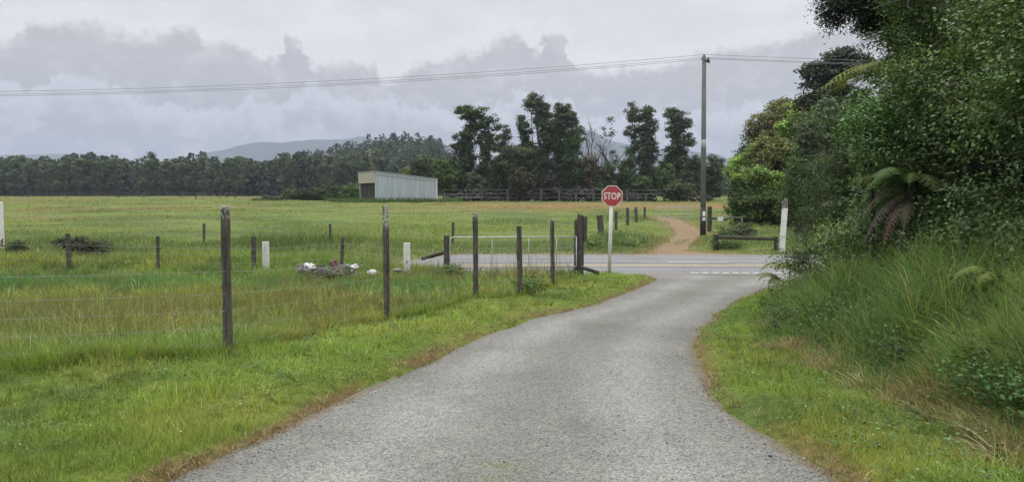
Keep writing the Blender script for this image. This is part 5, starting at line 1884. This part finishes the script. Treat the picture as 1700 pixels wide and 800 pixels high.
def rubbish():
    Y = 17.6
    P = lambda px, py: pt(px, py, Y)
    def lp(px, py, rx, rz, m, lb, cat, sd, nm, rough=.45):
        p = P(px, py + rz); s = Y / F
        g = gz(p.x, p.y)
        lump(nm, (p.x, p.y, max(p.z, g)), (rx * s, rx * s * .8, rz * s), m, lb, cat, sd, rough=rough)
    lp(514, 440, 13, 7, M['plastic'], 'crumpled white plastic sack at the left end of the rubbish heap', 'sack', 3, 'plastic_sack', .6)
    lp(500, 447, 9, 7, M['post_grey'], 'grey clod lying left of the crumpled white sack', 'clod', 5, 'earth_clod')
    lp(576, 440, 9, 4, M['post_grey'], 'pale grey lump of broken concrete behind the upright boards in the heap', 'lump', 7, 'concrete_lump', .7)
    lp(588, 441, 7, 5, M['plastic'], 'small white plastic scrap at the right end of the rubbish heap', 'scrap', 8, 'plastic_scrap', .7)
    lp(618, 451, 8, 6, M['plastic'], 'rounded white sack lying alone right of the rubbish heap', 'sack', 11, 'plastic_sack', .35)
    lp(660, 447, 9, 3, M['post_grey'], 'pale low stone in the grass just right of the second fence post', 'stone', 13, 'pale_stone', .5)
    lp(542, 453, 40, 5, M['bark_dark'], 'low mound of dark earth and leaves under the rubbish heap', 'mound', 17, 'earth_mound', .6)
    hb = MB(); c0 = P(545, 448)
    for k in range(70):
        q = Vector((random.uniform(-.62, .62), random.uniform(-.35, .3), random.uniform(-.10, .10)))
        d = Vector((random.gauss(0, 1), random.gauss(0, .7), random.gauss(0, .28))).normalized() * random.uniform(.12, .42)
        rr = random.uniform(.006, .017)
        hb.tube([q - d * .5, q + Vector((0, 0, random.uniform(-.03, .05))), q + d * .5], [rr, rr, rr * .5], 5, .15)
    o = hb.build('brush_heap', M['bark_pale'], None); o.location = c0
    tag(o, 'heap of dry grey brown sticks between the white sack and the boards', 'brush')
    for (x0, y0, x1, y1, w, m, lb) in (
            (549, 434, 568, 458, .13, 'redwood', 'short reddish board leaning upright in the rubbish heap'),
            (556, 431, 562, 448, .10, 'redwood', 'dark red board end sticking up at the back of the heap'),
            (560, 446, 572, 459, .15, 'post_grey', 'grey splintered board in front of the reddish one'),
            (528, 452, 556, 450, .05, 'post_grey', 'thin grey stick lying across the heap'),
            (571, 437, 580, 448, .07, 'post_grey', 'small grey board leaning beside the concrete lump'),
            (520, 446, 540, 440, .05, 'bark', 'brown branch sticking out beside the white sack')):
        a, c = P(x0, y0), P(x1, y1)
        d = c - a
        b = MB().tube([Vector((0, 0, 0)), d * .5 + Vector((0, .02, .01)), d], [w * .5, w * .55, w * .4], 6, .2)
        o = b.build('timber_offcut', M[m], None); o.location = a
        tag(o, lb, 'timber')
    a, k, c = P(556, 463), P(593, 457), P(585, 448)
    o = MB().tube([a - a, k - a, c - a], .018, 8).build('plastic_pipe', M['plastic'], None, smooth=True)
    o.location = a; tag(o, 'bent thin white pipe lying in front of the rubbish heap', 'pipe')


rubbish()

# ------------------------------------------------------------------ weeds and small plants
def weed(label, px, Y, h_px, w_px, col, leaf=.09, name='weed_clump'):
    g = gpx(px, Y)
    s = Y / F
    lo = [(g.x + random.uniform(-.35, .35) * w_px * s, g.y + random.uniform(-.2, .2), g.z + h_px * s * random.uniform(.35, .7), w_px * s * random.uniform(.3, .5), w_px * s * .4, h_px * s * random.uniform(.3, .45), col) for _ in range(5)]
    tree(name, label, 'shrub', g, [([g, g + Vector((0, 0, h_px * s * .7))], .015, .006)], lo, leaf, 1.6, .2, 24, bark='bark_dark', twigs=3)


weed('dark low bush beside the white post at the left edge', 28, 27.8, 36, 34, (.042, .058, .030))
weed('dark tangled bush behind the left roadside fence post', 122, 28.0, 34, 56, (.05, .055, .036))
weed('flat grey green scrub trailing right of the tangled bush', 160, 28.4, 26, 44, (.065, .078, .05))
weed('low dark green weeds at the foot of the shortest fence post', 868, 13.9, 26, 50, (.07, .13, .042), .05)
weed('low weeds at the left foot of the farm gate', 757, 18.9, 20, 30, (.085, .15, .045), .06)
weed('leafy green weeds in front of the rail barrier', 1212, 28.9, 12, 40, (.085, .14, .048))
weed('pale flowering weed above the left barrier post', 1215, 32.0, 34, 50, (.07, .10, .045))
weed('rough green weeds on the far roadside right of the broken post', 1045, 30.0, 16, 46, (.17, .215, .08), .07)
weed('rough green weeds on the far roadside left of the broken post', 985, 29.4, 16, 34, (.17, .215, .08), .07)
weed('dark leafy weeds at the left tip of the rank grass bank', 1290, 9.6, 50, 60, (.065, .10, .036), .035)
weed('dark leafy weeds in the lower part of the rank grass bank', 1500, 6.6, 70, 70, (.060, .11, .034), .035)
weed('dark leafy weeds high on the right of the rank grass bank', 1600, 7.2, 90, 110, (.060, .10, .036), .035)
weed('leafy creeper at the left end of the near bush above the driveway mouth', 1345, 14.2, 80, 110, (.075, .11, .04), .045)
weed('dark leafy weeds between the creeper and the fallen brown fronds', 1430, 12.2, 80, 110, (.06, .095, .034), .045)
